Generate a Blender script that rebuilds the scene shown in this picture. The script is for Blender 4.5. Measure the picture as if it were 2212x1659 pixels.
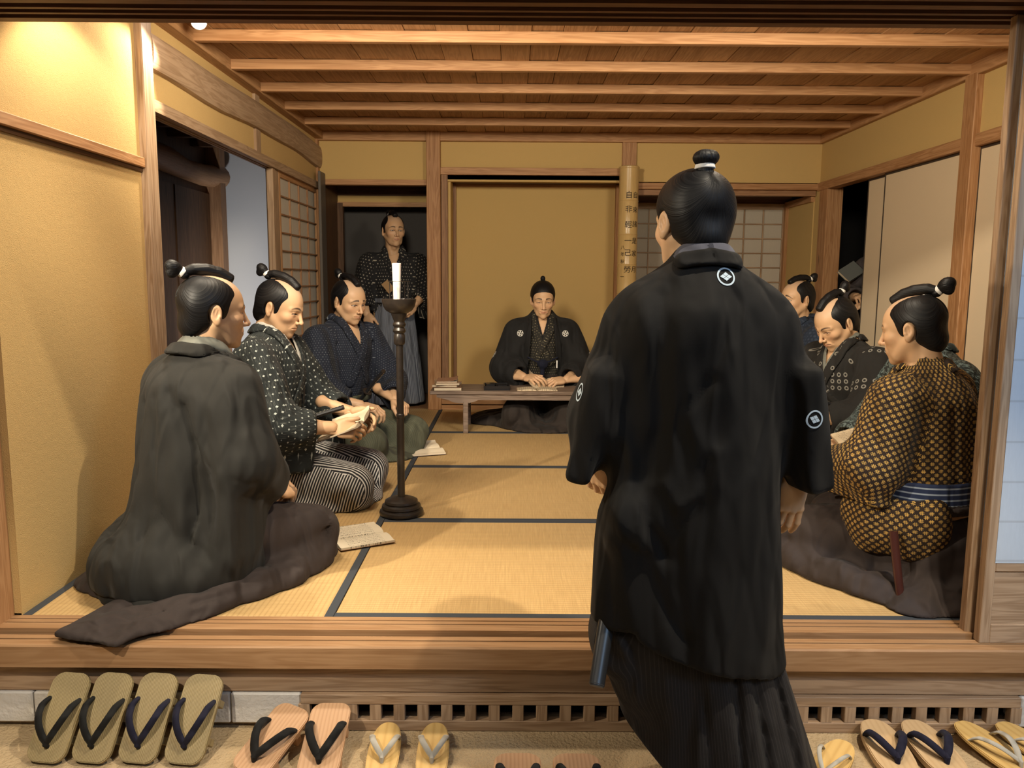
import bpy, bmesh, math, random
import numpy as np
from mathutils import Vector, Matrix, Euler
random.seed(7)
rng = np.random.default_rng(7)
PI = math.pi
for _o in list(bpy.data.objects): bpy.data.objects.remove(_o)
SC = bpy.context.scene
COL = SC.collection
R = math.radians

# ---------------------------------------------------------------- camera
F_PX, PITCH, YAW, ROLL = 1705.1, .1319, .0019, .0065
CAM = Vector((1.4955, -2.3123, 1.0327))
_fw = Vector((math.sin(YAW)*math.cos(PITCH), math.cos(YAW)*math.cos(PITCH), -math.sin(PITCH)))
_rt = Vector((math.cos(YAW), -math.sin(YAW), 0)); _up = _rt.cross(_fw)
_r2 = _rt*math.cos(ROLL)+_up*math.sin(ROLL); _u2 = _up*math.cos(ROLL)-_rt*math.sin(ROLL)
cd = bpy.data.cameras.new('camera'); cam = bpy.data.objects.new('camera', cd); COL.objects.link(cam)
cd.sensor_width = 36; cd.lens = F_PX/2212*36; cd.clip_start = .05; cd.clip_end = 60
m3 = Matrix((( _r2.x,_u2.x,-_fw.x),(_r2.y,_u2.y,-_fw.y),(_r2.z,_u2.z,-_fw.z)))
cam.matrix_world = Matrix.Translation(CAM) @ m3.to_4x4()
SC.camera = cam

# ---------------------------------------------------------------- world, exposure, lamps
SC.view_settings.view_transform = 'Standard'; SC.view_settings.look = 'None'
SC.view_settings.exposure = 0.27; SC.view_settings.gamma = 1.0
SC.view_settings.use_curve_mapping = False
w = bpy.data.worlds.new('world'); SC.world = w; w.use_nodes = True
w.node_tree.nodes['Background'].inputs[0].default_value = (.55, .5, .45, 1)
w.node_tree.nodes['Background'].inputs[1].default_value = .04

def spot(name, loc, aim, power, size, blend=.5, col=(1, .8, .55), rad=.03):
    l = bpy.data.lights.new(name, 'SPOT'); l.energy = power; l.spot_size = R(size); l.spot_blend = blend
    l.color = col; l.shadow_soft_size = rad
    o = bpy.data.objects.new(name, l); COL.objects.link(o); o.location = loc
    o.rotation_euler = (Vector(aim)-Vector(loc)).to_track_quat('-Z', 'Y').to_euler()
    return o
def area(name, loc, aim, power, sx, sy, col):
    l = bpy.data.lights.new(name, 'AREA'); l.energy = power; l.shape = 'RECTANGLE'; l.size = sx; l.size_y = sy
    l.color = col
    o = bpy.data.objects.new(name, l); COL.objects.link(o); o.location = loc
    o.rotation_euler = (Vector(aim)-Vector(loc)).to_track_quat('-Z', 'Y').to_euler()
    return o
WARM = (1, .76, .46)
KEY = (1, .87, .67)
spot('front_left_spot', (-.42, -1.15, 1.98), (2.4, 2.7, .6), 290, 84, .6, KEY, .03)
spot('front_left_spot', (-.05, -1.0, 2.02), (1.7, 1.2, .1), 30, 70, .7, KEY, .03)
spot('front_right_spot', (2.75, -1.0, 3.1), (1.35, -.35, -.2), 270, 66, .7, KEY, .03)
spot('down_spot', (.75, .30, 2.03), (.70, -.10, -.2), 50, 110, .6, KEY, .08)
spot('down_spot', (2.35, .30, 2.03), (2.30, -.12, -.2), 40, 110, .6, KEY, .08)
spot('lamp_beam', (.190, 1.12, 2.06), (.02, .25, .9), 40, 96, .35, KEY, .025)
spot('wall_wash_spot', (.30, .30, 2.02), (.02, .62, .7), 26, 110, .35, KEY, .03)
spot('ceiling_spot', (.9, .22, 1.98), (1.1, 3.9, 1.5), 175, 130, .8, KEY, .2)
spot('ceiling_spot', (2.6, .22, 1.98), (2.9, 3.9, 1.3), 110, 130, .8, KEY, .2)
spot('corridor_spot', (-.5, 3.4, .35), (-.85, 4.8, 1.0), 45, 100, .8, (.97, .98, 1), .05)
spot('step_fill_spot', (.45, -1.7, 1.7), (.55, -.2, -.25), 110, 44, .8, KEY, .03)  # unseen pair of spots added to brighten the step and foundation blocks
spot('step_fill_spot', (2.9, -1.7, 1.7), (2.7, -.2, -.25), 85, 44, .8, KEY, .03)
spot('cool_gallery_spot', (3.9, -2.0, 1.9), (3.25, -.13, .95), 70, 50, .6, (.42, .66, 1), .1)
area('cool_gallery_light', (3.6, -2.6, 2.3), (2.6, -.1, .8), 22, .7, .7, (.45, .68, 1))
area('gallery_fill', (1.0, -3.0, 2.6), (1.5, 0, .2), 10, 1.6, .8, (1, .90, .76))  # unseen fill added to lift the front of the room

# ---------------------------------------------------------------- tagging and linking
def tag(o, label=None, cat=None, group=None, kind=None):
    if label: o['label'] = label
    if cat: o['category'] = cat
    if group: o['group'] = group
    if kind: o['kind'] = kind
    return o
def empty(name, loc=(0, 0, 0), rz=0, **k):
    o = bpy.data.objects.new(name, None); COL.objects.link(o); o.location = loc
    o.rotation_euler = (0, 0, rz); o.empty_display_size = .05
    return tag(o, **k)
def link(name, me, mat=None, parent=None, **k):
    o = bpy.data.objects.new(name, me); COL.objects.link(o)
    if mat is not None and not me.materials: me.materials.append(mat)
    if parent is not None: o.parent = parent
    return tag(o, **k)
def dup(o, parent=None):
    c = o.copy(); COL.objects.link(c); c.parent = parent
    for ch in [x for x in bpy.data.objects if x.parent == o]: dup(ch, c)
    return c

class MB:
    """collects boxes, tubes, lathes, prisms and writes them as one mesh"""
    def __init__(s): s.v = []; s.f = []; s.sm = []; s.uv = {}
    def add(s, vs, fs, M=None, smooth=False):
        n = len(s.v)
        s.v += [tuple(M @ Vector(v)) if M is not None else tuple(v) for v in vs]
        s.f += [tuple(i+n for i in f) for f in fs]; s.sm += [smooth]*len(fs); return s
    def box(s, a, b, M=None, bev=0):
        x0, y0, z0 = a; x1, y1, z1 = b
        if bev <= 0:
            vs = [(x0,y0,z0),(x1,y0,z0),(x1,y1,z0),(x0,y1,z0),(x0,y0,z1),(x1,y0,z1),(x1,y1,z1),(x0,y1,z1)]
            fs = [(0,3,2,1),(4,5,6,7),(0,1,5,4),(1,2,6,5),(2,3,7,6),(3,0,4,7)]
            return s.add(vs, fs, M)
        b_ = min(bev, (x1-x0)*.45, (y1-y0)*.45, (z1-z0)*.45)
        bm = bmesh.new(); bmesh.ops.create_cube(bm, size=1)
        for v in bm.verts:
            v.co = Vector((x0+(v.co.x+.5)*(x1-x0), y0+(v.co.y+.5)*(y1-y0), z0+(v.co.z+.5)*(z1-z0)))
        bmesh.ops.bevel(bm, geom=bm.edges[:], offset=b_, segments=1, affect='EDGES')
        bm.verts.ensure_lookup_table()
        s.add([v.co.copy() for v in bm.verts], [[v.index for v in f.verts] for f in bm.faces], M); bm.free(); return s
    def tube(s, pts, rad, n=10, caps=True, flat=1.0, M=None, up=None):
        pts = [Vector(p) for p in pts]; m = len(pts)
        rr = rad if isinstance(rad, (list, tuple)) else [rad]*m
        vs = []; fs = []; prev = None
        for i, p in enumerate(pts):
            t = (pts[min(i+1, m-1)]-pts[max(i-1, 0)]).normalized()
            if up is not None: a = t.cross(Vector(up)).normalized()
            elif prev is None:
                a = t.cross(Vector((0, 0, 1)))
                if a.length < .1: a = t.cross(Vector((0, 1, 0)))
                a.normalize()
            else: a = (prev-t*prev.dot(t)).normalized()
            prev = a; b = a.cross(t).normalized()
            for k in range(n):
                an = 2*PI*k/n
                vs.append(p+a*math.cos(an)*rr[i]+b*math.sin(an)*rr[i]*flat)
        for i in range(m-1):
            for k in range(n):
                fs.append((i*n+k, i*n+(k+1) % n, (i+1)*n+(k+1) % n, (i+1)*n+k))
        if caps: fs += [tuple(range(n))[::-1], tuple((m-1)*n+k for k in range(n))]
        return s.add(vs, fs, M, True)
    def lathe(s, prof, n=28, M=None):
        vs = []; fs = []; m = len(prof)
        for r_, z in prof:
            for k in range(n): vs.append((r_*math.cos(2*PI*k/n), r_*math.sin(2*PI*k/n), z))
        for i in range(m-1):
            for k in range(n): fs.append((i*n+k, i*n+(k+1) % n, (i+1)*n+(k+1) % n, (i+1)*n+k))
        fs += [tuple(range(n))[::-1], tuple((m-1)*n+k for k in range(n))]
        return s.add(vs, fs, M, True)
    def prism(s, poly, z0, z1, M=None):
        n = len(poly)
        vs = [(x, y, z0) for x, y in poly]+[(x, y, z1) for x, y in poly]
        fs = [tuple(range(n))[::-1], tuple(range(n, 2*n))]+[(i, (i+1) % n, n+(i+1) % n, n+i) for i in range(n)]
        return s.add(vs, fs, M)
    def mesh(s, name):
        me = bpy.data.meshes.new(name); me.from_pydata([tuple(v) for v in s.v], [], s.f)
        me.polygons.foreach_set('use_smooth', s.sm)
        if any(s.sm): 
            try: me.set_sharp_from_angle(angle=R(38))
            except Exception: pass
        me.update(); return me
    def build(s, name, mat, parent=None, **k): return link(name, s.mesh(name), mat, parent, **k)

# ---------------------------------------------------------------- node helpers
class NT:
    def __init__(s, name):
        s.m = bpy.data.materials.new(name); s.m.use_nodes = True; s.t = s.m.node_tree
        s.p = s.t.nodes['Principled BSDF']; s.L = s.t.links
    def n(s, typ, **k):
        nd = s.t.nodes.new(typ)
        for a, b in k.items(): setattr(nd, a, b)
        return nd
    def put(s, sock, v):
        if v is None: return
        if hasattr(v, 'is_output') or isinstance(v, bpy.types.NodeSocket): s.L.new(v, sock)
        else:
            try: sock.default_value = v
            except Exception: sock.default_value = tuple(v)+(1,)
    def math(s, op, a, b=None, c=None, clamp=False):
        nd = s.n('ShaderNodeMath', operation=op, use_clamp=clamp); s.put(nd.inputs[0], a)
        if b is not None: s.put(nd.inputs[1], b)
        if c is not None: s.put(nd.inputs[2], c)
        return nd.outputs[0]
    def mix(s, f, a, b, typ='MIX'):
        nd = s.n('ShaderNodeMix', data_type='RGBA', blend_type=typ)
        s.put(nd.inputs['Factor'], f); ia = [i for i in nd.inputs if i.type == 'RGBA']
        for sk, v in zip(ia, (a, b)):
            if isinstance(v, bpy.types.NodeSocket): s.L.new(v, sk)
            else: sk.default_value = tuple(v)+((1,) if len(v) == 3 else ())
        return [o for o in nd.outputs if o.type == 'RGBA'][0]
    def noise(s, vec, scale, detail=3, rough=.5, dist=0):
        nd = s.n('ShaderNodeTexNoise'); s.put(nd.inputs['Vector'], vec)
        nd.inputs['Scale'].default_value = scale; nd.inputs['Detail'].default_value = detail
        nd.inputs['Roughness'].default_value = rough; nd.inputs['Distortion'].default_value = dist
        return nd.outputs['Fac']
    def mapping(s, vec, sc=(1, 1, 1), rot=(0, 0, 0), loc=(0, 0, 0)):
        nd = s.n('ShaderNodeMapping'); s.put(nd.inputs[0], vec)
        nd.inputs['Scale'].default_value = sc; nd.inputs['Rotation'].default_value = rot; nd.inputs['Location'].default_value = loc
        return nd.outputs[0]
    def ramp(s, f, stops):
        nd = s.n('ShaderNodeValToRGB'); s.put(nd.inputs[0], f); e = nd.color_ramp.elements
        while len(e) < len(stops): e.new(.5)
        for el, (p, c) in zip(e, stops):
            el.position = p; el.color = tuple(c)+((1,) if len(c) == 3 else ())
        return nd.outputs[0]
    def bump(s, h, dist=.001, strength=1, normal=None):
        nd = s.n('ShaderNodeBump'); s.put(nd.inputs['Height'], h)
        nd.inputs['Distance'].default_value = dist; nd.inputs['Strength'].default_value = strength
        if normal is not None: s.put(nd.inputs['Normal'], normal)
        return nd.outputs[0]
    def obj(s): return s.n('ShaderNodeTexCoord').outputs['Object']
    def uv(s): return s.n('ShaderNodeUVMap').outputs[0]
    def sep(s, v):
        nd = s.n('ShaderNodeSeparateXYZ'); s.put(nd.inputs[0], v); return nd.outputs
    def done(s, color=None, rough=None, normal=None, **k):
        if color is not None: s.put(s.p.inputs['Base Color'], color if isinstance(color, bpy.types.NodeSocket) else tuple(color)+(1,) if len(color) == 3 else color)
        if rough is not None: s.put(s.p.inputs['Roughness'], rough)
        if normal is not None: s.L.new(normal, s.p.inputs['Normal'])
        for a, b in k.items(): s.put(s.p.inputs[a.replace('_', ' ')], b)
        return s.m
def plain(name, col, rough=.6, **k): return NT(name).done(col, rough, **k)

# ---------------------------------------------------------------- signed distance modelling
V3 = lambda *a: np.array(a, float)
def smin(a, b, k):
    if k <= 0: return np.minimum(a, b)
    h = np.clip(.5+.5*(b-a)/k, 0, 1); return b+(a-b)*h-k*h*(1-h)
def smax(a, b, k): return -smin(-a, -b, k)
def d_sph(P, c, r): return np.linalg.norm(P-np.array(c, float), axis=1)-r
def d_ell(P, c, r, M=None):
    q = P-np.array(c, float)
    if M is not None: q = q @ M
    r = np.array(r, float); k0 = np.linalg.norm(q/r, axis=1); k1 = np.linalg.norm(q/(r*r), axis=1)
    return k0*(k0-1)/np.maximum(k1, 1e-9)
def d_cap(P, a, b, ra, rb=None):
    if rb is None: rb = ra
    a = np.array(a, float); b = np.array(b, float); ab = b-a; q = P-a
    t = np.clip(q@ab/max(ab@ab, 1e-12), 0, 1)
    return np.linalg.norm(q-t[:, None]*ab, axis=1)-(ra+(rb-ra)*t)
def d_ecap(P, a, b, ra, rb, n, s, s2=None):
    """capsule whose section is scaled by s (to s2) along direction n"""
    a = np.array(a, float); b = np.array(b, float); ab = b-a; q = P-a
    n = np.array(n, float); n = n/np.linalg.norm(n)
    t = np.clip(q@ab/max(ab@ab, 1e-12), 0, 1); w_ = q-t[:, None]*ab
    ss = s if s2 is None else s+(s2-s)*t
    qn = w_@n; w_ = w_+np.outer(qn*(1/ss-1), n) if np.isscalar(ss) else w_+(qn*(1/ss-1))[:, None]*n[None]
    return (np.linalg.norm(w_, axis=1)-(ra+(rb-ra)*t))*np.minimum(1, np.sqrt(ss))
def d_box(P, c, h, r=.01, M=None):
    q = P-np.array(c, float)
    if M is not None: q = q @ M
    q = np.abs(q)-(np.array(h, float)-r)
    return np.linalg.norm(np.maximum(q, 0), axis=1)+np.minimum(q.max(axis=1), 0)-r
def d_poly(P, pts, r):
    """distance to a polyline with radii r (list or number)"""
    rr = r if isinstance(r, (list, tuple)) else [r]*len(pts); d = None
    for i in range(len(pts)-1):
        e = d_cap(P, pts[i], pts[i+1], rr[i], rr[i+1]); d = e if d is None else np.minimum(d, e)
    return d
def rotm(rx=0, ry=0, rz=0):
    return np.array(Euler((R(rx), R(ry), R(rz)), 'XYZ').to_matrix())
def polyg(f, lo, hi, h):
    """surface nets on a grid that is only evaluated near the surface -> verts, quads"""
    lo = np.array(lo, float); hi = np.array(hi, float); B = 8
    nb = np.ceil((hi-lo)/(h*B)).astype(int); N = nb*B+1
    g = np.ones(N, np.float32)
    bi = np.stack(np.meshgrid(*[np.arange(k) for k in nb], indexing='ij'), -1).reshape(-1, 3)
    c = lo+(bi+.5)*B*h; dc = f(c); rad = B*h*.87
    near = np.abs(dc) < rad*1.55+.006
    for b, d in zip(bi[~near], dc[~near]):
        if d < 0: g[b[0]*B:(b[0]+1)*B+1, b[1]*B:(b[1]+1)*B+1, b[2]*B:(b[2]+1)*B+1] = -1
    off = np.stack(np.meshgrid(*[np.arange(B+1)]*3, indexing='ij'), -1).reshape(-1, 3)
    nbk = bi[near]
    for s0 in range(0, len(nbk), 300):
        idx = (nbk[s0:s0+300, None, :]*B+off[None]).reshape(-1, 3)
        val = f(lo+idx*h); g[idx[:, 0], idx[:, 1], idx[:, 2]] = val
    s = g < 0
    # cells
    n0, n1, n2 = [k-1 for k in N]
    cnt = np.zeros((n0, n1, n2), np.int8)
    for a in (0, 1):
        for b in (0, 1):
            for e in (0, 1): cnt += s[a:a+n0, b:b+n1, e:e+n2]
    act = (cnt > 0) & (cnt < 8); ci = np.argwhere(act)
    vid = -np.ones((n0, n1, n2), np.int64); vid[act] = np.arange(len(ci))
    acc = np.zeros((len(ci), 3)); num = np.zeros(len(ci))
    cor = [(a, b, e) for a in (0, 1) for b in (0, 1) for e in (0, 1)]
    for i in range(8):
        for j in range(i+1, 8):
            A, Bc = np.array(cor[i]), np.array(cor[j])
            if np.abs(A-Bc).sum() != 1: continue
            pa = ci+A; pb = ci+Bc
            ga = g[pa[:, 0], pa[:, 1], pa[:, 2]]; gb = g[pb[:, 0], pb[:, 1], pb[:, 2]]
            m = (ga < 0) != (gb < 0); t = np.where(m, ga/np.where(m, ga-gb, 1), 0)
            acc += np.where(m[:, None], A+(Bc-A)*t[:, None], 0); num += m
    V = lo+(ci+acc/np.maximum(num, 1)[:, None])*h
    Q = []
    for ax in range(3):
        u, v = [(1, 2), (2, 0), (0, 1)][ax]
        sl0 = [slice(None)]*3; sl1 = [slice(None)]*3; sl0[ax] = slice(0, -1); sl1[ax] = slice(1, None)
        e = s[tuple(sl0)] != s[tuple(sl1)]; ed = np.argwhere(e)
        ed = ed[(ed[:, u] > 0) & (ed[:, v] > 0) & (ed[:, u] < N[u]-1) & (ed[:, v] < N[v]-1)]
        if not len(ed): continue
        def cell(du, dv):
            k = ed.copy(); k[:, u] -= du; k[:, v] -= dv; return vid[k[:, 0], k[:, 1], k[:, 2]]
        q = np.stack([cell(1, 1), cell(0, 1), cell(0, 0), cell(1, 0)], 1)
        ins = s[ed[:, 0], ed[:, 1], ed[:, 2]]
        q[~ins] = q[~ins][:, ::-1]
        Q.append(q[(q >= 0).all(1)])
    return V, (np.concatenate(Q) if Q else np.zeros((0, 4), int))
def relax(V, Q, it=2, k=.5):
    E = np.concatenate([Q[:, [0, 1]], Q[:, [1, 2]], Q[:, [2, 3]], Q[:, [3, 0]]])
    E = np.concatenate([E, E[:, ::-1]]); dg = np.bincount(E[:, 0], minlength=len(V))[:, None]
    for _ in range(it):
        S = np.stack([np.bincount(E[:, 0], weights=V[E[:, 1], c], minlength=len(V)) for c in range(3)], 1)
        V = V+(S/np.maximum(dg, 1)-V)*k
    return V
def largest(V, Q):
    lab = np.arange(len(V))
    while True:
        m = lab[Q].min(1); new = lab.copy()
        for c in range(4): np.minimum.at(new, Q[:, c], m)
        new = new[new]
        if (new == lab).all(): break
        lab = new
    ql = lab[Q[:, 0]]; k = np.bincount(ql).argmax(); Q = Q[ql == k]
    u, inv = np.unique(Q, return_inverse=True); return V[u], inv.reshape(Q.shape)
def vmesh(name, V, Q, uv=None, col=None):
    me = bpy.data.meshes.new(name); n = len(V); m = len(Q)
    me.vertices.add(n); me.vertices.foreach_set('co', V.astype(np.float32).ravel())
    me.loops.add(m*4); me.loops.foreach_set('vertex_index', Q.astype(np.int32).ravel())
    me.polygons.add(m); me.polygons.foreach_set('loop_start', np.arange(0, m*4, 4, dtype=np.int32))
    me.polygons.foreach_set('use_smooth', np.ones(m, bool))
    if uv is not None:
        l = me.uv_layers.new(name='UVMap'); l.data.foreach_set('uv', uv.astype(np.float32).ravel())
    me.update(calc_edges=True)
    if col is not None:
        a = me.color_attributes.new('Col', 'FLOAT_COLOR', 'POINT')
        a.data.foreach_set('color', np.concatenate([col, np.ones((n, 1))], 1).astype(np.float32).ravel())
    me.validate(); return me
def sdf_obj(name, f, lo, hi, h, mat, parent=None, uvf=None, colf=None, rl=1, post=None, single=False, **k):
    V, Q = polyg(f, lo, hi, h)
    if not len(Q): print('EMPTY', name, parent['label'] if parent and 'label' in parent else ''); return None
    if single: V, Q = largest(V, Q)
    V = relax(V, Q, rl, .5)
    uv = uvf(V, Q) if uvf else None
    if post is not None: V = post(V)
    return link(name, vmesh(name, V, Q, uv, colf(V) if colf else None), mat, parent, **k)
def uv_axes(axes):
    """loop uvs: every face takes the nearest axis (a, b, radius, ref) and is wrapped round it"""
    def g(V, Q):
        C = V[Q].mean(1); best = None; out = np.zeros((len(Q), 4, 2))
        ds = []
        for a, b, r_, ref, *_ in axes: ds.append(d_cap(C, a, b, r_))
        w_ = np.argmin(np.array(ds), 0)
        for i, (a, b, r_, ref, *ex) in enumerate(axes):
            sx = 1/ex[0] if ex else 1
            m = w_ == i
            if not m.any(): continue
            a = np.array(a, float); b = np.array(b, float); t = (b-a)/np.linalg.norm(b-a)
            x = np.array(ref, float); x = x-t*(x@t); x /= np.linalg.norm(x); y = np.cross(t, x)
            def ang(p): return np.arctan2((p-a)@y, (p-a)@x*sx)
            ac = ang(C[m]); av = ang(V[Q[m]].reshape(-1, 3)).reshape(-1, 4)
            dv = (av-ac[:, None]+PI) % (2*PI)-PI
            out[m, :, 0] = (ac[:, None]+dv)*r_+i*.37
            out[m, :, 1] = ((V[Q[m]]-a)@t)
        return out
    return g
def sn(P, kx, ky, kz, ph=0): return np.sin(P[:, 0]*kx+P[:, 1]*ky+P[:, 2]*kz+ph)
def wrinkle(P, amp, s=1.0, seed=0, vert=.3):
    """anisotropic cloth noise, folds run mostly along z"""
    r_ = np.random.default_rng(seed); d = 0
    for i in range(5):
        a = r_.uniform(0, 2*PI); k = s*r_.uniform(11, 34); kz = k*vert*r_.uniform(-1, 1)
        ph = r_.uniform(0, 6.28); wv = 1.3*sn(P, r_.uniform(-8, 8), r_.uniform(-8, 8), r_.uniform(3, 9)*(1 if i % 2 else -1), ph*2)
        q = np.sin(P[:, 0]*math.cos(a)*k+P[:, 1]*math.sin(a)*k+P[:, 2]*kz+ph+wv)
        d = d+(1-2*np.abs(q)**.65)*(.5 if i > 2 else 1)
    return d*amp/3
def creases(P, lst):
    """lst of (points, width, depth): depth>0 digs a valley, <0 raises a ridge"""
    d = 0
    for it in lst:
        pts, wd, dp = it[:3]
        if len(it) > 3:      # lies on the back (or front) whatever its depth
            F3 = np.array([1, .22, 1]); sg = np.sign(np.mean([p[1] for p in pts])+1e-9)
            e = d_poly(P*F3, [np.array(p)*F3 for p in pts], 0.0); d = d+dp*1.15*np.exp(-(e/wd)**1.4)/(1+np.exp(-(P[:, 1]*sg-.03)/.012)); continue
        e = d_poly(P, pts, 0.0)
        d = d+dp*1.15*np.exp(-(e/wd)**1.4)
    return d
# ---------------------------------------------------------------- heads, hair, hands
def head_sdf(v):
    """v: dict of face variations; face looks along +y, eyes at z=0"""
    wj = v.get('jaw', 1); wf = v.get('wide', 1); nl = v.get('nose', 1); ch = v.get('chin', 0); ck = v.get('cheek', 1)
    def f(P):
        P = P.copy(); ax = np.abs(P[:, 0]); S = np.stack([ax, P[:, 1], P[:, 2]], 1)
        d = d_ell(P, (0, -.012, .040), (.0745*wf, .094, .077))
        d = smin(d, d_ell(P, (0, .030, .012), (.064*wf, .064, .080)), .03)
        d = smin(d, d_ell(P, (0, .034, -.040), (.056*wf*wj, .056, .055)), .025)
        d = smin(d, d_ell(P, (0, .048, -.078), (.038*wj, .036, .034)), .028)
        d = smin(d, d_ell(P, (0, .074, -.100+ch), (.017*wj, .013, .013)), .022)     # chin
        d = smin(d, d_cap(S, (.058*wf*wj, -.004, -.038), (.036*wj, .045, -.085), .012, .010), .03)  # jaw line
        d = smin(d, d_ell(S, (.044*wf, .058, -.020), (.018*ck, .020, .017)), .022)  # cheek bone
        d = smin(d, d_cap(S, (.010, .0905, .019), (.048*wf, .070, .019), .0075, .0075), .013)  # brow
        d = smax(d, -d_ell(S, (.030, .104, .001), (.019, .0145, .0125)), .012)        # socket
        d = smin(d, d_ell(S, (.0305, .0745, -.0005), (.0165, .0155, .0125)), .005)     # lid over eyeball
        # nose
        d = smin(d, d_cap(P, (0, .089, .016), (0, .1115*nl, -.030), .0062, .0082), .010)
        d = smin(d, d_sph(P, (0, .1125*nl, -.0335), .0088), .006)
        d = smin(d, d_ell(S, (.0125, .100, -.0365), (.0065, .0088, .0070)), .005)
        d = smax(d, -d_ell(S, (.0062, .1075, -.0435), (.0032, .0050, .0035)), .002)
        # mouth
        d = smin(d, d_ell(P, (0, .080, -.062), (.028, .0165, .019)), .014)
        d = smin(d, d_cap(S, (0, .0955, -.0575), (.021, .0845, -.0605), .0052, .0032), .004)
        d = smin(d, d_cap(S, (0, .0940, -.0685), (.017, .0855, -.0670), .0062, .0035), .005)
        d = smax(d, -d_cap(S, (0, .1025, -.0632), (.025, .0870, -.0632), .0022, .0016), .003)
        d = smax(d, -d_ell(P, (0, .0985, -.0785), (.016, .006, .005)), .008)
        d = smax(d, -d_cap(P, (0, .1035, -.0455), (0, .1025, -.0535), .0022, .0022), .004)
        d = smin(d, d+.0, 0)
        # crease nose wing - mouth corner
        d = d+.0011*np.exp(-(d_cap(S, (.019, .096, -.036), (.033, .078, -.062), 0)/.005)**2)*v.get('fold', 1)
        # eye slit
        lid = v.get('lid', .0034)+.0008
        sl = np.maximum(np.linalg.norm(S[:, [0, 2]]-np.array([.0305, .0022-.0300]), axis=1)-(.0300+lid-.001),
                        np.linalg.norm(S[:, [0, 2]]-np.array([.0305, -.001+.0300]), axis=1)-(.0300+lid*.75))
        sl = np.maximum(sl, .075-S[:, 1]); d = smax(d, -sl, .0015)
        # ears
        E_ = rotm(0, 0, -22); Sx = S-np.array([.0735*wf, -.012, -.006])
        er = Sx@E_
        e1 = d_ell(er, (.004, 0, .004), (.0075, .0185, .0290)); e1 = smin(e1, d_ell(er, (.003, .006, -.022), (.0065, .010, .012)), .008)
        ring = np.abs(np.linalg.norm(er[:, [1, 2]]/np.array([.0145, .0235])-np.array([0, .004/.0235]), axis=1)-1)
        e1 = smax(e1, -d_ell(er, (.0120, .0035, .004), (.0068, .0108, .0175)), .003)
        e1 = smin(e1, d_cap(er, (.0050, -.003, -.010), (.0060, .004, .016), .0030, .0025), .003)
        e1 = smin(e1, d_sph(er, (.004, .012, -.006), .0055), .004)
        d = smin(d, e1, .006)
        # neck
        nk = d_cap(P, (0, -.022, -.03), (0, -.040+v.get('neckf', 0), -.185), .049*v.get('neck', 1), .055*v.get('neck', 1))
        nk = smin(nk, d_cap(S, (.050, -.012, -.045), (.014, .000, -.175), .013, .012), .02)
        nk = smin(nk, d_sph(P, (0, .022, -.122), .016), .02)
        d = smin(d, nk, .022)
        return d
    return f
SKIN = np.array([.60, .375, .215])
def head_col(V, v):
    """pigment of the painted mannequin skin: brows, lips, lash line, shaved crown"""
    n = len(V); c = np.tile(SKIN*v.get('tone', 1), (n, 1)); ax = np.abs(V[:, 0]); x, y, z = V.T
    def mixin(m, col):
        nonlocal c
        m = np.clip(m, 0, 1)[:, None]; c = c*(1-m)+np.array(col)*m
    front = y > .03
    g = np.exp(-(((ax-.045)/.022)**2+((z+.025)/.022)**2))*front; mixin(g*.35, (.72, .37, .22))
    g = np.exp(-(((ax)/.012)**2+((z+.033)/.012)**2))*front; mixin(g*.25, (.72, .38, .24))
    lip = np.exp(-((ax/.021)**4+((z+.0632)/.0085)**4))*(y > .07); mixin(lip*.75, (.52, .25, .16))
    lip = np.exp(-((ax/.024)**4+((z+.0632)/.0018)**2))*(y > .07); mixin(lip*.7, (.22, .09, .06))
    br = v.get('brow', .0); t = (ax-.034)/.021
    cz = .0215+.006*(1-t*t)+br*(-t)*.006
    m = np.clip(1.5-np.abs(z-cz)/(.0036*(1-.35*t)), 0, 1)*(np.abs(t) < 1)*(1-.4*np.clip(t, 0, 1))*front
    mixin(m*.95, (.04, .025, .018))
    lid = v.get('lid', .0034); dx = np.clip(1-((ax-.0305)/.0165)**2, 0, 1)
    zt = -.0008+lid*1.0*dx
    m = np.exp(-((z-zt-.0006)/.0016)**2)*(np.abs(ax-.0305) < .0175)*(y > .05); mixin(m*.95, (.03, .018, .014))
    zb = -.0008-lid*.8*dx
    m = np.exp(-((z-zb+.0006)/.0013)**2)*(np.abs(ax-.0305) < .0155)*(y > .05); mixin(m*.45, (.22, .09, .06))
    m = np.exp(-((z-(zt+.0055))/.0012)**2)*(np.abs(ax-.0305) < .0165)*(y > .05); mixin(m*.35, (.40, .20, .12))
    if v.get('shaved', True):
        m = 1/(1+np.exp(-(z-.075+.25*np.clip(.04-y, 0, 1))/.006)); mixin(m*.22, (.40, .36, .33))
    g = np.exp(-((ax-.0735)**2/.00006+((z+.006)/.02)**2+((y+.008)/.014)**2)); mixin(g*.25, (.66, .33, .22))
    return c
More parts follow.
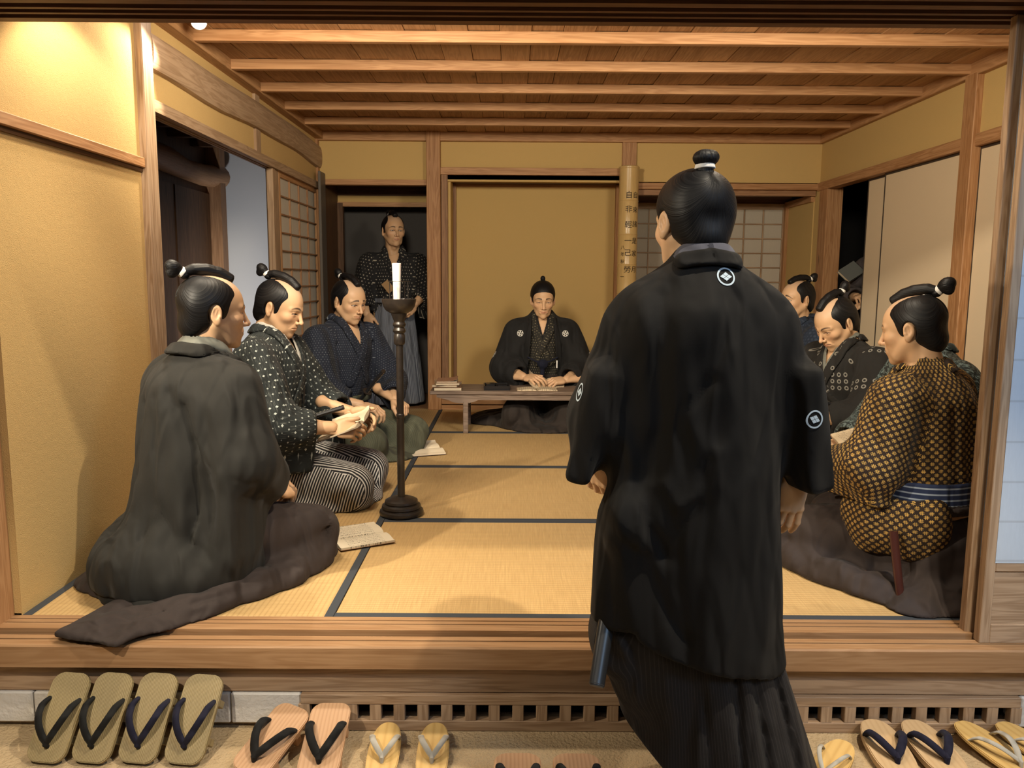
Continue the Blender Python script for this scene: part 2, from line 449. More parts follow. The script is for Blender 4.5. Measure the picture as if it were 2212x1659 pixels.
def hair_sdf(v):
    full = not v.get('shaved', True); wf = v.get('wide', 1)
    def f(P):
        ax = np.abs(P[:, 0]); x, y, z = P.T; S = np.stack([ax, y, z], 1)
        cr = d_ell(P, (0, -.014, .040), (.0810*wf, .1005, .0830))
        if full: cr = d_ell(P, (0, -.014, .042), (.0850*wf, .103, .0850))
        cr = smin(cr, d_ell(S, (.040, -.030, .010), (.040*wf, .066, .062)), .02)
        cr = smin(cr, d_ell(P, (0, -.062, -.035), (.058, .046, .055)), .02)
        # face edge as a function of height (side view)
        ye = np.interp(z, [-.060, -.040, -.030, .0, .03, .06, .09, .13], [.016, .030, .040, .046, .054, .055, .043, .028])
        if full:
            ye = np.interp(z, [-.05, -.040, -.030, .0, .03, .050, .063, .070, .13], [.014, .028, .037, .043, .049, .058, .078, .13, .2])
        d = smax(cr, (y-ye)*.8, .006)
        # below: sideburn in front of the ear, nape behind it
        zl = np.interp(y, [-.12, -.06, -.030, -.018, .002, .009, .020, .034, .05], [-.088, -.098, -.060, .012, .016, -.024, -.048, -.052, -.052])
        d = smax(d, (zl-z)*.8, .005)
        ear = d_ell(S, (.082*wf, -.014, -.008), (.030, .0235, .0355)); d = smax(d, -ear, .003)
        if not full:
            wv = np.interp(y, [-.06, -.04, 0, .05, .08], [.004, .028, .044, .053, .060])
            cut = np.maximum(ax-wv, .045-z); d = smax(d, -cut*.9, .004)
        # combed relief
        kx, ky, kz = v.get('knot', (0, -.075, .118)); an = np.arctan2(x-kx, -(y-ky)-(z-kz)*.4)
        return d
    return f
def knot_parts(v):
    """(bun, tie, queue) distance functions in head space"""
    st = v.get('style', 'mage')
    if st == 'mage':
        s = v.get('bun', 1.0)
        def bun(P):
            d = d_ell(P, (0, -.122, .137), (.021*s, .026*s, .021*s), rotm(-25, 0, 0)); d = smin(d, d_ell(P, (0, -.126, .118), (.014, .017, .016)), .01)
            d = smin(d, d_cap(P, (0, -.100, .126), (0, -.088, .116), .013, .016), .008)
            an = np.arctan2(P[:, 0], P[:, 2]-.13); return d+.0008*np.sin(an*22+P[:, 1]*60)
        def tie(P):
            a = d_cap(P, (0, -.100, .1255), (0, -.0925, .1205), .0165, .0175); return np.maximum(a, -(np.abs((P-np.array([0, -.096, .123]))@np.array([0, .84, -.54]))*-1+.0065))
        def queue(P):
            pts = [(0, -.092, .1215), (0, -.062, .1335), (0, -.02, .1350), (0, .018, .1275), (0, .050, .1105)]
            d = d_poly(P*np.array([.92, 1, 1]), pts, [.0140, .0175, .0190, .0185, .0180]); n = np.array([0, .0, 0])
            q = P-np.array([0, .058, .110]); d = smax(d, q@np.array([0, .94, -.34])-.004, .002)
            return d+.0007*np.sin(P[:, 0]*900)+.0006*np.exp(-((P[:, 1]-.004)/.002)**2)
        return bun, tie, queue
    if st == 'high':       # standing bun of the man seen from behind
        def bun(P):
            P = P+np.array([0, 0, .030])
            d = d_ell(P, (0, -.062, .172), (.031, .026, .0200)); d = smin(d, d_ell(P, (.018, -.060, .177), (.014, .016, .012)), .008)
            d = smin(d, d_cap(P, (0, -.060, .160), (0, -.056, .125), .015, .026), .012)
            an = np.arctan2(P[:, 0], P[:, 1]+.06); return d+.0008*np.sin(an*26)
        def tie(P): return np.maximum(d_cap(P, (0, -.060, .140), (0, -.058, .112), .0200, .0255), np.abs(P[:, 2]-.1255)-.0085)
        return bun, tie, None
    def bun(P):             # teacher: small upright knot
        d = d_ell(P, (0, -.045, .136), (.0165, .018, .0165)); d = smin(d, d_cap(P, (0, -.045, .125), (0, -.04, .105), .014, .022), .008); return d
    def tie(P): return np.maximum(d_cap(P, (0, -.045, .128), (0, -.044, .112), .0165, .0180), np.abs(P[:, 2]-.121)-.003)
    return bun, tie, None
def hand_sdf(s, curl, thumb, spread=1.0, wrist=0):
    """fingers along +y, back of the hand +z, thumb on the side s*x. curl: four (a, b, c) in degrees"""
    segs = []
    L = [(.040, .024, .019), (.044, .028, .020), (.041, .026, .020), (.033, .020, .018)]; Rr = [.0088, .0090, .0086, .0076]
    X = [.029, .0095, -.0100, -.0285]; Y = [.090, .094, .090, .081]
    for i in range(4):
        p = np.array([s*X[i], Y[i], 0.0]); a = 0; sp = s*(1.5-i)*R(4)*spread
        pts = [p]; 
        for k in range(3):
            a += R(curl[i][k]); dr = np.array([math.sin(sp)*math.cos(a), math.cos(a)*math.cos(sp), -math.sin(a)])
            p = p+dr*L[i][k]; pts.append(p)
        segs.append((pts, Rr[i]))
    t0 = np.array([s*.024, .022, -.008]); a1, a2, bend, dn = thumb
    d1 = np.array([s*math.sin(R(a1)), math.cos(R(a1)), -math.sin(R(dn))]); d1 /= np.linalg.norm(d1)
    d2 = np.array([s*math.sin(R(a2)), math.cos(R(a2)), -math.sin(R(dn+bend))]); d2 /= np.linalg.norm(d2)
    tp = [t0, t0+d1*.040, t0+d1*.040+d2*.030, t0+d1*.040+d2*.052]
    def f(P):
        d = d_box(P, (s*.0, .060, -.001), (.0385, .036, .0125), .012)
        d = smin(d, d_ecap(P, (0, -.01, 0), (0, .045, 0), .026, .036, (0, 0, 1), .55, .38), .014)
        d = smin(d, d_cap(P, tp[0], tp[1], .0165, .0120), .012)
        d = smin(d, d_poly(P, tp[1:], [.0108, .0098, .0078]), .005)
        fd = None
        for pts, r_ in segs:
            e = d_poly(P, pts, [r_*1.08, r_, r_*.93, r_*.80]); e = smin(e, d_sph(P, pts[1], r_*1.03), .003)
            e = smin(e, d_sph(P, pts[0]+np.array([0, -.002, .002]), r_*1.12), .004)
            fd = e if fd is None else smin(fd, e, .0012)
        d = smin(d, fd, .0045)
        for pts, r_ in segs:   # tendons
            d = d-.0010*np.exp(-(d_cap(P, (pts[0][0]*.6, .03, .012), pts[0]+np.array([0, 0, .012]), 0)/.004)**2)
        d = smin(d, d_ecap(P, (0, -.145, 0), (0, -.01, 0), .036, .0265, (0, 0, 1), .9, .74), .012)
        return d
    return f
def Mx(loc, fwd, up):
    """frame with +y along fwd, +z near up"""
    y = Vector(fwd).normalized(); x = y.cross(Vector(up)).normalized(); z = x.cross(y)
    return Matrix(((x.x, y.x, z.x, loc[0]), (x.y, y.y, z.y, loc[1]), (x.z, y.z, z.z, loc[2]), (0, 0, 0, 1)))
def xf(V, M):
    A = np.array(M); return V@A[:3, :3].T+A[:3, 3]
CURL_REST = [(28, 38, 25), (32, 42, 28), (36, 46, 28), (40, 50, 30)]
CURL_FIST = [(60, 85, 50), (64, 88, 52), (66, 88, 52), (66, 86, 50)]
CURL_HANG = [(14, 20, 12), (18, 24, 14), (22, 28, 16), (26, 30, 18)]
CURL_BOOK = [(22, 30, 22), (30, 36, 24), (38, 44, 28), (46, 52, 30)]
_hc = {}
def hand_mesh(s, curl, thumb, h=.0027):
    key = (s, tuple(curl), thumb, h)
    if key not in _hc:
        f = hand_sdf(s, curl, thumb)
        V, Q = polyg(f, (-.10, -.19, -.12), (.10, .20, .06), h); V = relax(V, Q, 1, .4)
        c = np.tile(SKIN*.98, (len(V), 1)); _hc[key] = (V, Q, c)
    return _hc[key]
# ---------------------------------------------------------------- materials of the building
def wood(name, light, dark, axis='Z', scale=1.0, rough=.55, knots=True, streak=.5, var=.12, spec=.3):
    t = NT(name); o = t.obj(); i = {'X': 0, 'Y': 1, 'Z': 2}[axis]
    rnd = t.n('ShaderNodeObjectInfo').outputs['Random']
    ofs = t.n('ShaderNodeVectorMath', operation='MULTIPLY_ADD'); cmb = t.n('ShaderNodeCombineXYZ')
    for k in range(3): t.L.new(rnd, cmb.inputs[k])
    t.L.new(cmb.outputs[0], ofs.inputs[0]); ofs.inputs[1].default_value = (7.3, 11.1, 5.7); t.L.new(o, ofs.inputs[2])
    sc = [14*scale]*3; sc[i] = .9*scale
    v = t.mapping(ofs.outputs[0], sc=sc)
    n1 = t.noise(v, 1.6, 3, .55, .6); sc2 = [95*scale]*3; sc2[i] = 1.6*scale
    n2 = t.noise(t.mapping(ofs.outputs[0], sc=sc2), 1.0, 2, .5)
    rings = t.math('SINE', t.math('MULTIPLY', n1, 46)); rings = t.math('MULTIPLY_ADD', rings, .5, .5)
    f = t.math('ADD', t.math('MULTIPLY', rings, streak*.5), t.math('MULTIPLY', n2, .75-streak*.35))
    f = t.math('ADD', f, t.math('MULTIPLY', t.math('SUBTRACT', rnd, .5), var*2))
    c = t.ramp(f, [(.12, dark), (.62, light), (1, tuple(min(1, x*1.12) for x in light))])
    if knots:
        vo = t.n('ShaderNodeTexVoronoi'); ks = [2.6]*3; ks[i] = .85
        t.L.new(t.mapping(ofs.outputs[0], sc=ks), vo.inputs['Vector']); vo.inputs['Scale'].default_value = 1.3
        k = t.math('SUBTRACT', 1, t.math('SMOOTH_MIN', t.math('MULTIPLY', vo.outputs['Distance'], 16), 1, .3), clamp=True)
        c = t.mix(t.math('MULTIPLY', k, .75), c, tuple(x*.22 for x in dark))
    b = t.bump(f, .0006, .5)
    return t.done(c, rough, b, Specular_IOR_Level=spec)
def plaster(name, col, grain=.0009, blotch=.12, rough=.95, sc=260):
    t = NT(name); o = t.obj(); a = t.noise(o, 1.7, 4, .55); b = t.noise(o, sc, 2, .6); c3 = t.noise(o, 42, 3, .6)
    c = t.mix(t.math('MULTIPLY', t.math('SUBTRACT', a, .35, clamp=True), blotch*4, clamp=True), col, tuple(x*.78 for x in col))
    c = t.mix(t.math('MULTIPLY', t.math('SUBTRACT', b, .56, clamp=True), .8, clamp=True), c, tuple(x*.62 for x in col))
    h = t.math('ADD', t.math('MULTIPLY', b, 1), t.math('MULTIPLY', c3, .7))
    return t.done(c, rough, t.bump(h, grain*3, .7), Specular_IOR_Level=.1)
MW = {}
for ax in 'XYZ':
    MW['or'+ax] = wood('cedar_orange_'+ax, (.48, .265, .125), (.29, .135, .052), ax)
    MW['gr'+ax] = wood('weathered_wood_'+ax, (.40, .275, .175), (.25, .155, .088), ax, streak=.7)
    MW['dk'+ax] = wood('dark_wood_'+ax, (.125, .062, .028), (.06, .028, .013), ax)
    MW['md'+ax] = wood('brown_wood_'+ax, (.34, .185, .092), (.19, .092, .042), ax)
    MW['plank'+ax] = wood('ceiling_cedar_'+ax, (.45, .255, .120), (.28, .140, .055), ax, knots=(ax == 'Y'), streak=.55, var=.22, rough=.6)
M_OCHRE = plaster('ochre_sand_plaster', (.57, .385, .162), sc=330)
M_OCHRE2 = plaster('smooth_ochre_plaster', (.56, .385, .155), grain=.0003, blotch=.06, sc=420)
M_CREAM = plaster('cream_sliding_paper', (.66, .53, .365), grain=.0001, blotch=.03, sc=300)
M_WHITE = plaster('white_limewash', (.62, .59, .55), grain=.0012, sc=60)
M_BLUEW = plaster('cool_white_wall', (.62, .62, .62), grain=.0002, blotch=.03)
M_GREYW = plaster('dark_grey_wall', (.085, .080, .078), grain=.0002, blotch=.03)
M_BLACK = plain('painted_dark_wall', (.012, .011, .011), .9)  # flat black puts the darkness of unlit spaces into the wall colour
M_DIRT = plaster('sandy_earth_floor', (.45, .335, .20), grain=.0035, blotch=.2, sc=95)
M_DIRT2 = plaster('packed_earth_foundation', (.36, .265, .18), grain=.003, blotch=.2, sc=70)
def paper(name, col, trans=.5, seam=0):
    t = NT(name); o = t.obj(); n = t.noise(t.mapping(o, sc=(60, 60, 9)), 3, 3, .6)
    c = t.mix(n, tuple(x*.90 for x in col), col)
    if seam:
        f = t.math('FRACT', t.math('DIVIDE', t.math('SUBTRACT', t.sep(o)[2], .236), seam)); c = t.mix(t.math('MULTIPLY', t.math('LESS_THAN', f, .055), .35), c, (.36, .37, .38))
    tr = t.n('ShaderNodeBsdfTranslucent'); t.L.new(c, tr.inputs[0]); df = t.n('ShaderNodeBsdfDiffuse'); t.L.new(c, df.inputs[0])
    mx = t.n('ShaderNodeMixShader'); mx.inputs[0].default_value = trans
    t.L.new(df.outputs[0], mx.inputs[1]); t.L.new(tr.outputs[0], mx.inputs[2])
    t.L.new(mx.outputs[0], t.t.nodes['Material Output'].inputs[0]); return t.m
M_PAPER = paper('shoji_paper', (.72, .66, .56), .35); M_PAPER2 = paper('shoji_paper_blue_lit', (.66, .73, .82), .3, .116)  # second paper has the blue of the cool light put into its colour
def tatami_mat_material(name, lx):
    """lx: True when the long side runs along x"""
    t = NT(name); o = t.obj(); s = t.sep(o); a = s[0] if lx else s[1]; b = s[1] if lx else s[0]
    rib = t.math('ABSOLUTE', t.math('SINE', t.math('MULTIPLY', b, PI/.0165)))      # ribs along the long side
    rib = t.math('POWER', rib, .35)
    dist = t.noise(t.mapping(o, sc=(3, 90, 1) if not lx else (90, 3, 1)), 3, 2, .6)
    rush = t.noise(t.mapping(o, sc=((4, 520, 1) if not lx else (520, 4, 1))), 1, 2, .6)
    seg = t.math('ABSOLUTE', t.math('SINE', t.math('MULTIPLY', a, PI/(.0165 if lx else .030)))); seg = t.math('POWER', seg, .3)
    big = t.noise(o, 3, 3, .6)
    h = t.math('ADD', t.math('MULTIPLY', rib, .75), t.math('ADD', t.math('MULTIPLY', rush, .5), t.math('MULTIPLY', seg, .25)))
    c = t.ramp(t.math('ADD', t.math('MULTIPLY', rush, .5), t.math('MULTIPLY', dist, .5)), [(.25, (.34, .215, .088)), (.6, (.52, .350, .160)), (.85, (.61, .425, .21))])
    c = t.mix(t.math('MULTIPLY', t.math('SUBTRACT', 1, rib), .75), c, (.26, .155, .055))
    c = t.mix(t.math('MULTIPLY', t.math('SUBTRACT', 1, seg), .35), c, (.36, .23, .09))
    c = t.mix(t.math('MULTIPLY', big, .25), c, (.50, .33, .13))
    return t.done(c, .55, t.bump(h, .0012, .7), Specular_IOR_Level=.35)
M_TAT = {True: tatami_mat_material('rush_weave_x', True), False: tatami_mat_material('rush_weave_y', False)}
M_HERI = NT('charcoal_cloth_edging'); _n = M_HERI.noise(M_HERI.obj(), 900, 1, .5)
M_HERI = M_HERI.done(M_HERI.mix(_n, (.022, .026, .032), (.040, .046, .055)), .8)

def S(name, a, b, mat, parent=None, bev=.0, **k):
    if parent is None: k.setdefault('kind', 'structure')
    return MB().box(a, b, bev=bev).build(name, mat, parent, **k)
RX, RY, ZC = 3.882, 3.944, 2.14
TW, TD = .955, .986
GZ = -.285
# earth floor and foundation
fl = S('floor', (-1.6, -3.2, GZ-.1), (5.6, -.12, GZ), M_DIRT)
S('trim_1', (-1.2, -.118, GZ-.05), (5.3, -.05, GZ+.012), M_DIRT2)
# sub floor under the mats and the neighbouring rooms
S('floor', (-1.2, -.05, -.30), (5.3, 5.4, -.055), MW['dkX'])
def slab(name, x0, x1, y0, y1, z, mat): return S(name, (x0, y0, -.055), (x1, y1, z), mat)
slab('floor', -1.2, -.03, -.05, 5.2, -.002, MW['mdY'])
slab('floor', 0, 3.88, RY, 5.2, -.004, MW['mdX'])
slab('floor', 3.90, 5.2, 0, 5.2, -.004, MW['dkY'])
S('trim_2', (-.028, 0, -.05), (-.002, RY, .006), MW['orY'])     # floor edge batten by the left wall
# tatami mats
def mat_(x0, x1, y0, y1, lx, label):
    e = empty('tatami_mat', ((x0+x1)/2, (y0+y1)/2, 0), label=label, cat='tatami mat', group='tatami mats covering the room floor')
    hx, hy = (x1-x0)/2-.0008, (y1-y0)/2-.0008
    MB().box((-hx, -hy, -.054), (hx, hy, 0), bev=.003).build('rush_surface', M_TAT[lx], e)
    for s in (-1, 1):
        m = MB()
        if lx: m.box((-hx, s*hy-(.028 if s > 0 else 0)-(.0), -.05), (hx, s*hy+(.028 if s < 0 else 0), .0016), bev=.001)
        else: m.box((s*hx-(.028 if s > 0 else 0), -hy, -.05), (s*hx+(.028 if s < 0 else 0), hy, .0016), bev=.001)
        m.build('cloth_edging', M_HERI, e)
mat_(0, TW, 0, 2*TD, False, 'front tatami mat lengthwise along the left wall, under the man in charcoal haori')
mat_(0, TW, 2*TD, 4*TD, False, 'rear tatami mat lengthwise along the left wall, under the man in olive hakama')
for i, tx in enumerate(['tatami mat crosswise in the middle row nearest the wooden sill', 'tatami mat crosswise, second from the sill, behind the candle stand base',
                        'tatami mat crosswise, third from the sill, in front of the low desk legs', 'rearmost crosswise tatami mat under the low writing desk']):
    mat_(TW, 3*TW, i*TD, (i+1)*TD, True, tx)
mat_(3*TW, RX, 0, 2*TD, False, 'tatami mat lengthwise by the right wall under the man in yellow checked kimono')
mat_(3*TW, RX, 2*TD, 4*TD, False, 'rear tatami mat lengthwise by the right wall under the man in plain navy kimono')
# front sill with its sliding grooves
prof = [(-.001, -.05), (-.001, .001), (-.023, .001), (-.023, -.014), (-.029, -.014), (-.029, .001), (-.048, .001), (-.048, -.014), (-.054, -.014), (-.054, .001),
        (-.092, .001), (-.092, -.034), (-.106, -.034), (-.106, -.012), (-.130, -.012), (-.130, -.024), (-.135, -.024), (-.135, -.013), (-.168, -.013), (-.173, -.018), (-.176, -.078), (-.10, -.078), (-.05, -.05)]
Mp = Matrix(((0, 0, 1, 0), (1, 0, 0, 0), (0, 1, 0, 0), (0, 0, 0, 1)))
MB().prism(prof[::-1], -.6, 5.2, Mp).build('trim_3', wood('sill_wood', (.36, .215, .110), (.24, .125, .055), 'X', streak=.35), kind='structure')
S('trim_4', (-.9, -.135, -.172), (5.2, -.05, -.078), MW['grX'], bev=.004)
# vent lattice in the foundation
ve = empty('vent_lattice', (0, -.12, 0), label='weathered wooden vent lattice with square holes under the sill beam', cat='vent lattice')
VX0, VX1 = .888, 2.996
MB().box((VX0, -.028, -.203), (VX1, .0, -.1725), bev=.002).build('top_rail', MW['grX'], ve)
MB().box((VX0, -.028, -.284), (VX1, .0, -.252), bev=.002).build('bottom_rail', MW['grX'], ve)
npit = 30; pit = (VX1-VX0-.02)/npit
for i in range(npit+1):
    x = VX0+.009+i*pit
    MB().box((x-.0165, -.027, -.2525), (x+.0165, .0, -.2025), bev=.0015).build('slat', MW['grZ'], ve)
S('vent_dark_sheet', (VX0, -.06, GZ), (VX1, -.055, -.17), M_BLACK)  # black sheet stands in for the dark of the cavity behind the vent
for i, (a, b) in enumerate([(-.9, .10), (.104, .6775), (.6805, .886), (3.0, 3.45), (3.453, 4.6)]):
    S('foundation_block', (a, -.140, -.268), (b, -.06, -.174), M_WHITE, None, bev=.004, kind=None, label=['limewashed white foundation block left of the leaning clogs', 'limewashed white foundation block behind the four tall clogs', 'narrow white foundation block left of the vent lattice', 'white foundation block right of the vent lattice', 'white foundation block at the far right corner'][i], cat='foundation block')
# ------------------------------------------------ left wall
S('wall_left', (-.09, .0, -.03), (0, .965, 2.2), M_OCHRE)
S('trim_6', (-.004, -.02, 1.468), (.020, .957, 1.507), MW['orY'], bev=.003)
S('trim_7', (-.004, -.02, 1.452), (.008, .957, 1.468), MW['dkY'])
S('post_front_left', (-.135, -.115, -.05), (-.022, .0, 2.2), MW['orZ'], None, bev=.003)
S('post_left', (-.06, .957, -.05), (.030, 1.052, 2.2), MW['grZ'], None, bev=.004)
# opening head, plaster band, log beam
kp = [(-.06, 1.711), (-.047, 1.711), (-.047, 1.719), (-.036, 1.719), (-.036, 1.711), (-.028, 1.711), (-.028, 1.719), (-.014, 1.719), (-.014, 1.711), (.020, 1.711), (.020, 1.760), (-.06, 1.760)]
My = Matrix(((1, 0, 0, 0), (0, 0, 1, 0), (0, 1, 0, 0), (0, 0, 0, 1)))
MB().prism(kp, 1.05, RY, My).build('trim_8', MW['grY'], kind='structure')
S('wall_left', (-.05, 1.05, 1.758), (-.004, RY, 2.2), M_OCHRE)
lg = empty('log_beam', (0, 0, 0), label='big curved weathered log beam set in the plaster above the left opening', cat='beam')
ys = [1.052+i*(2.90/14) for i in range(15)]
vs = []; fs = []
for j, y in enumerate(ys):
    wv = .010*math.sin(y*2.6)+.005*math.sin(y*6.1)
    zt = 2.020+.028*math.sin((y-1.0)*.75)+wv*.4; zb = 1.872+.018*math.sin((y-1)*.9)+wv
    rr = .045
    for k in range(10):
        a = PI*(k/9-.5); vs.append((.006+.030*math.cos(a)**.6 if abs(math.cos(a)) > 1e-3 else .006, y, (zt+zb)/2+(zt-zb)/2*math.sin(a)))
    vs += [(-.03, y, zt), (-.03, y, zb)]
n_ = 12
for j in range(14):
    seq = list(range(10))+[10, 11]
    for k in range(12): a = seq[k]; b = seq[(k+1) % 12]; fs.append((j*12+a, j*12+b, (j+1)*12+b, (j+1)*12+a))
fs += [tuple(range(12))[::-1], tuple(14*12+k for k in range(12))]
MB().add(vs, [f[::-1] for f in fs], smooth=True).build('log', MW['grY'], lg)
lg['kind'] = 'structure'; del lg['category']; lg.name = 'beam_left'
S('trim_9', (-.05, 2.42, 1.758), (.012, 2.50, 1.89), MW['grZ']); S('trim_10', (-.05, 2.42, 1.99), (.012, 2.50, 2.15), MW['grZ'])
S('trim_11', (-.05, RY-.05, 0), (.014, RY+.05, 2.2), MW['orZ'])
# shoji in the left wall
def shoji(name, w_, h_, cols, rows, frame=.032, board=0, mats=('or', 'or'), paper_m=None, th=.026, pside=1, topf=None, botf=None, bar=.0085, **k):
    """panel in local xz, thickness along y, paper on the +y side"""
    e = empty(name, **k); topf = topf or frame; botf = botf or frame
    for nm, a, b, mt in [('stile', (0, 0, 0), (frame, th, h_), 'Z'), ('stile', (w_-frame, 0, 0), (w_, th, h_), 'Z'),
                         ('rail', (frame, 0, h_-topf), (w_-frame, th, h_), 'X'), ('rail', (frame, 0, 0), (w_-frame, th, botf), 'X')]:
        MB().box(a, b, bev=.002).build(nm, MW[mats[0]+mt], e)
    z0 = botf
    if board:
        MB().box((frame, .008, botf), (w_-frame, th-.006, board)).build('board_panel', MW[mats[0]+'Z'], e)
        MB().box((frame, 0, board), (w_-frame, th, board+.022), bev=.002).build('rail', MW[mats[0]+'X'], e); z0 = board+.022
    iw, ih = w_-2*frame, h_-topf-z0
    for i in range(1, cols):
        x = frame+iw*i/cols; MB().box((x-bar/2, .003, z0), (x+bar/2, .015, h_-topf)).build('bar', MW[mats[1]+'Z'], e)
    for j in range(1, rows):
        z = z0+ih*j/rows; MB().box((frame, .001, z-bar/2), (w_-frame, .013, z+bar/2)).build('bar', MW[mats[1]+'X'], e)
    MB().box((frame-.006, .0152 if pside > 0 else -.0015, z0-.004), (w_-frame+.006, .0160 if pside > 0 else -.0005, h_-topf+.004)).build('paper', paper_m or M_PAPER, e)
    return e
def sq(o, x, y, z, rz): o.location = (x, y, z); o.rotation_euler = (0, 0, rz); return o
# local +y must point away from the room: left wall panel runs along world y
a_ = shoji('window_1', 1.02, 1.715, 4, 14, frame=.036, mats=('or', 'md'), kind='structure'); sq(a_, -.004, 2.895, 0, R(90))
b_ = shoji('window_2', 1.02, 1.715, 4, 14, frame=.036, mats=('gr', 'md'), kind='structure'); sq(b_, -.033, 2.80, 0, R(90))
S('trim_12', (-.036, 2.735, 0), (.006, 2.795, 1.715), MW['grZ'], bev=.004)
S('trim_13', (-.034, 2.797, 0), (-.002, 2.888, 1.715), MW['grZ'], bev=.004)
# corridor beyond the opening
for i in range(12):
    y0 = 1.6+i*.235
    S('plank', (-1.04, y0, 0), (-1.015-.004*(i % 3), y0+.231, 1.72), MW['dkZ'], None, kind='structure')
S('wall_corridor', (-1.10, .9, 0), (-1.045, 5.2, 2.4), MW['dkZ'])
S('trim_14', (-1.06, 4.42, 0), (-.93, 4.55, 2.2), MW['mdZ'], bev=.006)
S('wall_corridor', (-1.1, 4.75, 0), (-.05, 4.8, 2.4), M_BLUEW)
S('wall_corridor', (-.09, RY+.06, 0), (-.03, 4.8, 2.2), M_BLUEW)
S('wall_corridor', (-1.1, .86, 0), (-.06, .90, 2.4), MW['dkZ'])
S('ceiling', (-1.1, .9, 2.16), (-.05, 4.8, 2.2), MW['dkY'])
for i in range(7): S('rafter', (-1.08, 1.6+i*.42, 2.06), (-.06, 1.66+i*.42, 2.15), MW['dkX'], None)
MB().tube([(-1.0, 1.0+i*.36, 1.87+.025*math.sin(i*1.3)) for i in range(11)], [.085+.010*math.sin(i*2.1) for i in range(11)], 14).build('corridor_log', MW['mdY'], kind='structure')
# ------------------------------------------------ back wall
Y0 = 3.90
S('wall_back', (0, RY, 1.785), (RX, RY+.06, 2.2), M_OCHRE2)
S('post_back', (.842, Y0-.03, 0), (.948, RY+.08, 2.16), MW['orZ'], bev=.004)
S('trim_15', (.0, RY-.022, 1.747), (.845, RY+.06, 1.789), MW['orX'], bev=.002)
S('trim_16', (.945, RY-.035, 1.827), (2.345, RY+.08, 1.882), MW['orX'], bev=.002)
S('post_upper', (2.343, RY-.03, 1.88), (2.450, RY+.04, 2.16), MW['orZ'])
S('trim_17', (2.44, RY-.024, 1.731), (RX, RY+.06, 1.777), MW['orX'], bev=.002)
S('wall_back', (.948, RY+.002, 1.78), (2.345, RY+.05, 1.84), M_OCHRE2)
# alcove (tokonoma)
S('wall_alcove', (.95, 4.26, 0), (2.40, 4.30, 1.80), M_OCHRE2)
S('trim_18', (1.00, 4.235, 1.775), (2.37, 4.262, 1.800), MW['orX'])
S('ceiling', (.95, RY, 1.795), (2.40, 4.3, 1.827), MW['dkX'])
S('trim_19', (.952, RY-.02, 0), (1.000, RY+.03, 1.83), MW['mdZ']); S('wall_alcove', (.955, RY+.03, 0), (1.02, 4.26, 1.80), M_OCHRE2)
S('trim_20', (1.02, 4.215, 0), (1.045, 4.26, 1.79), MW['mdZ'])
S('trim_21', (2.338, 4.20, 0), (2.372, 4.26, 1.79), MW['orZ']); S('wall_alcove', (2.372, RY+.06, 0), (2.42, 4.30, 1.80), M_OCHRE2)
S('alcove_floor', (.95, RY-.02, -.01), (2.40, 4.30, .078), MW['orX'])
S('trim_22', (.948, RY-.045, -.01), (2.36, RY-.02, .036), MW['orX']); S('trim_23', (.948, RY-.048, .044), (2.36, RY-.02, .092), MW['orX'], bev=.002)
# bay behind the standing man
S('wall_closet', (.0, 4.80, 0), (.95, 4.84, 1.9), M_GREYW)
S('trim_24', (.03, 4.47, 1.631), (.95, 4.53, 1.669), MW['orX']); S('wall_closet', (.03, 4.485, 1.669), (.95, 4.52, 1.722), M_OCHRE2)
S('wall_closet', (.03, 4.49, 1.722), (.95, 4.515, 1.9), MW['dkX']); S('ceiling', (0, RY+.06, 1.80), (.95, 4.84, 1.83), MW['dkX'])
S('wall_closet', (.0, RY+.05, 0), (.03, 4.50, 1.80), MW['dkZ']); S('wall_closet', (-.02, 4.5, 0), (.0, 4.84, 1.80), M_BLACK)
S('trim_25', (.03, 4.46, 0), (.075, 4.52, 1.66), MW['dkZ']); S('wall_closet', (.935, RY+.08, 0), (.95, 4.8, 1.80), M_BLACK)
dl = empty('door_1', (.05, 3.77, 0), kind='structure')
MB().box((-.008, -.012, 0), (.012, .14, 1.828), bev=.002).build('door_leaf', plain('grey_painted_board', (.10, .085, .07), .5), dl)
for z in (.723, .735): MB().tube([(.012, .0, z), (.03, -.01, z), (.036, -.01, z-.03)], .003, 8).build('hook', plain('steel_hook', (.5, .48, .45), .3, Metallic=1.0), dl)
# right bay with the pale shoji window
c_ = shoji('window_3', 1.38, 1.69, 8, 13, frame=.034, topf=.050, mats=('gr', 'gr'), paper_m=M_PAPER, kind='structure', bar=.010); sq(c_, 2.48, 4.60, 0, 0)
S('wall_bay', (3.862, RY+.06, 0), (3.90, 4.66, 1.65), M_OCHRE2); S('trim_26', (3.84, RY+.06, 1.65), (3.90, 4.66, 1.70), MW['orY'])
S('trim_27', (3.835, 4.56, 0), (3.864, 4.60, 1.66), MW['orZ']); S('wall_bay', (2.40, 4.61, 1.69), (3.9, 4.66, 2.0), MW['dkX'])
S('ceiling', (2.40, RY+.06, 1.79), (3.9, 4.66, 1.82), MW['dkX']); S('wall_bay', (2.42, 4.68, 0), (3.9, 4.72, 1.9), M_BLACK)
S('trim_28', (2.42, RY+.02, 1.69), (3.86, RY+.10, 1.735), MW['mdX'])
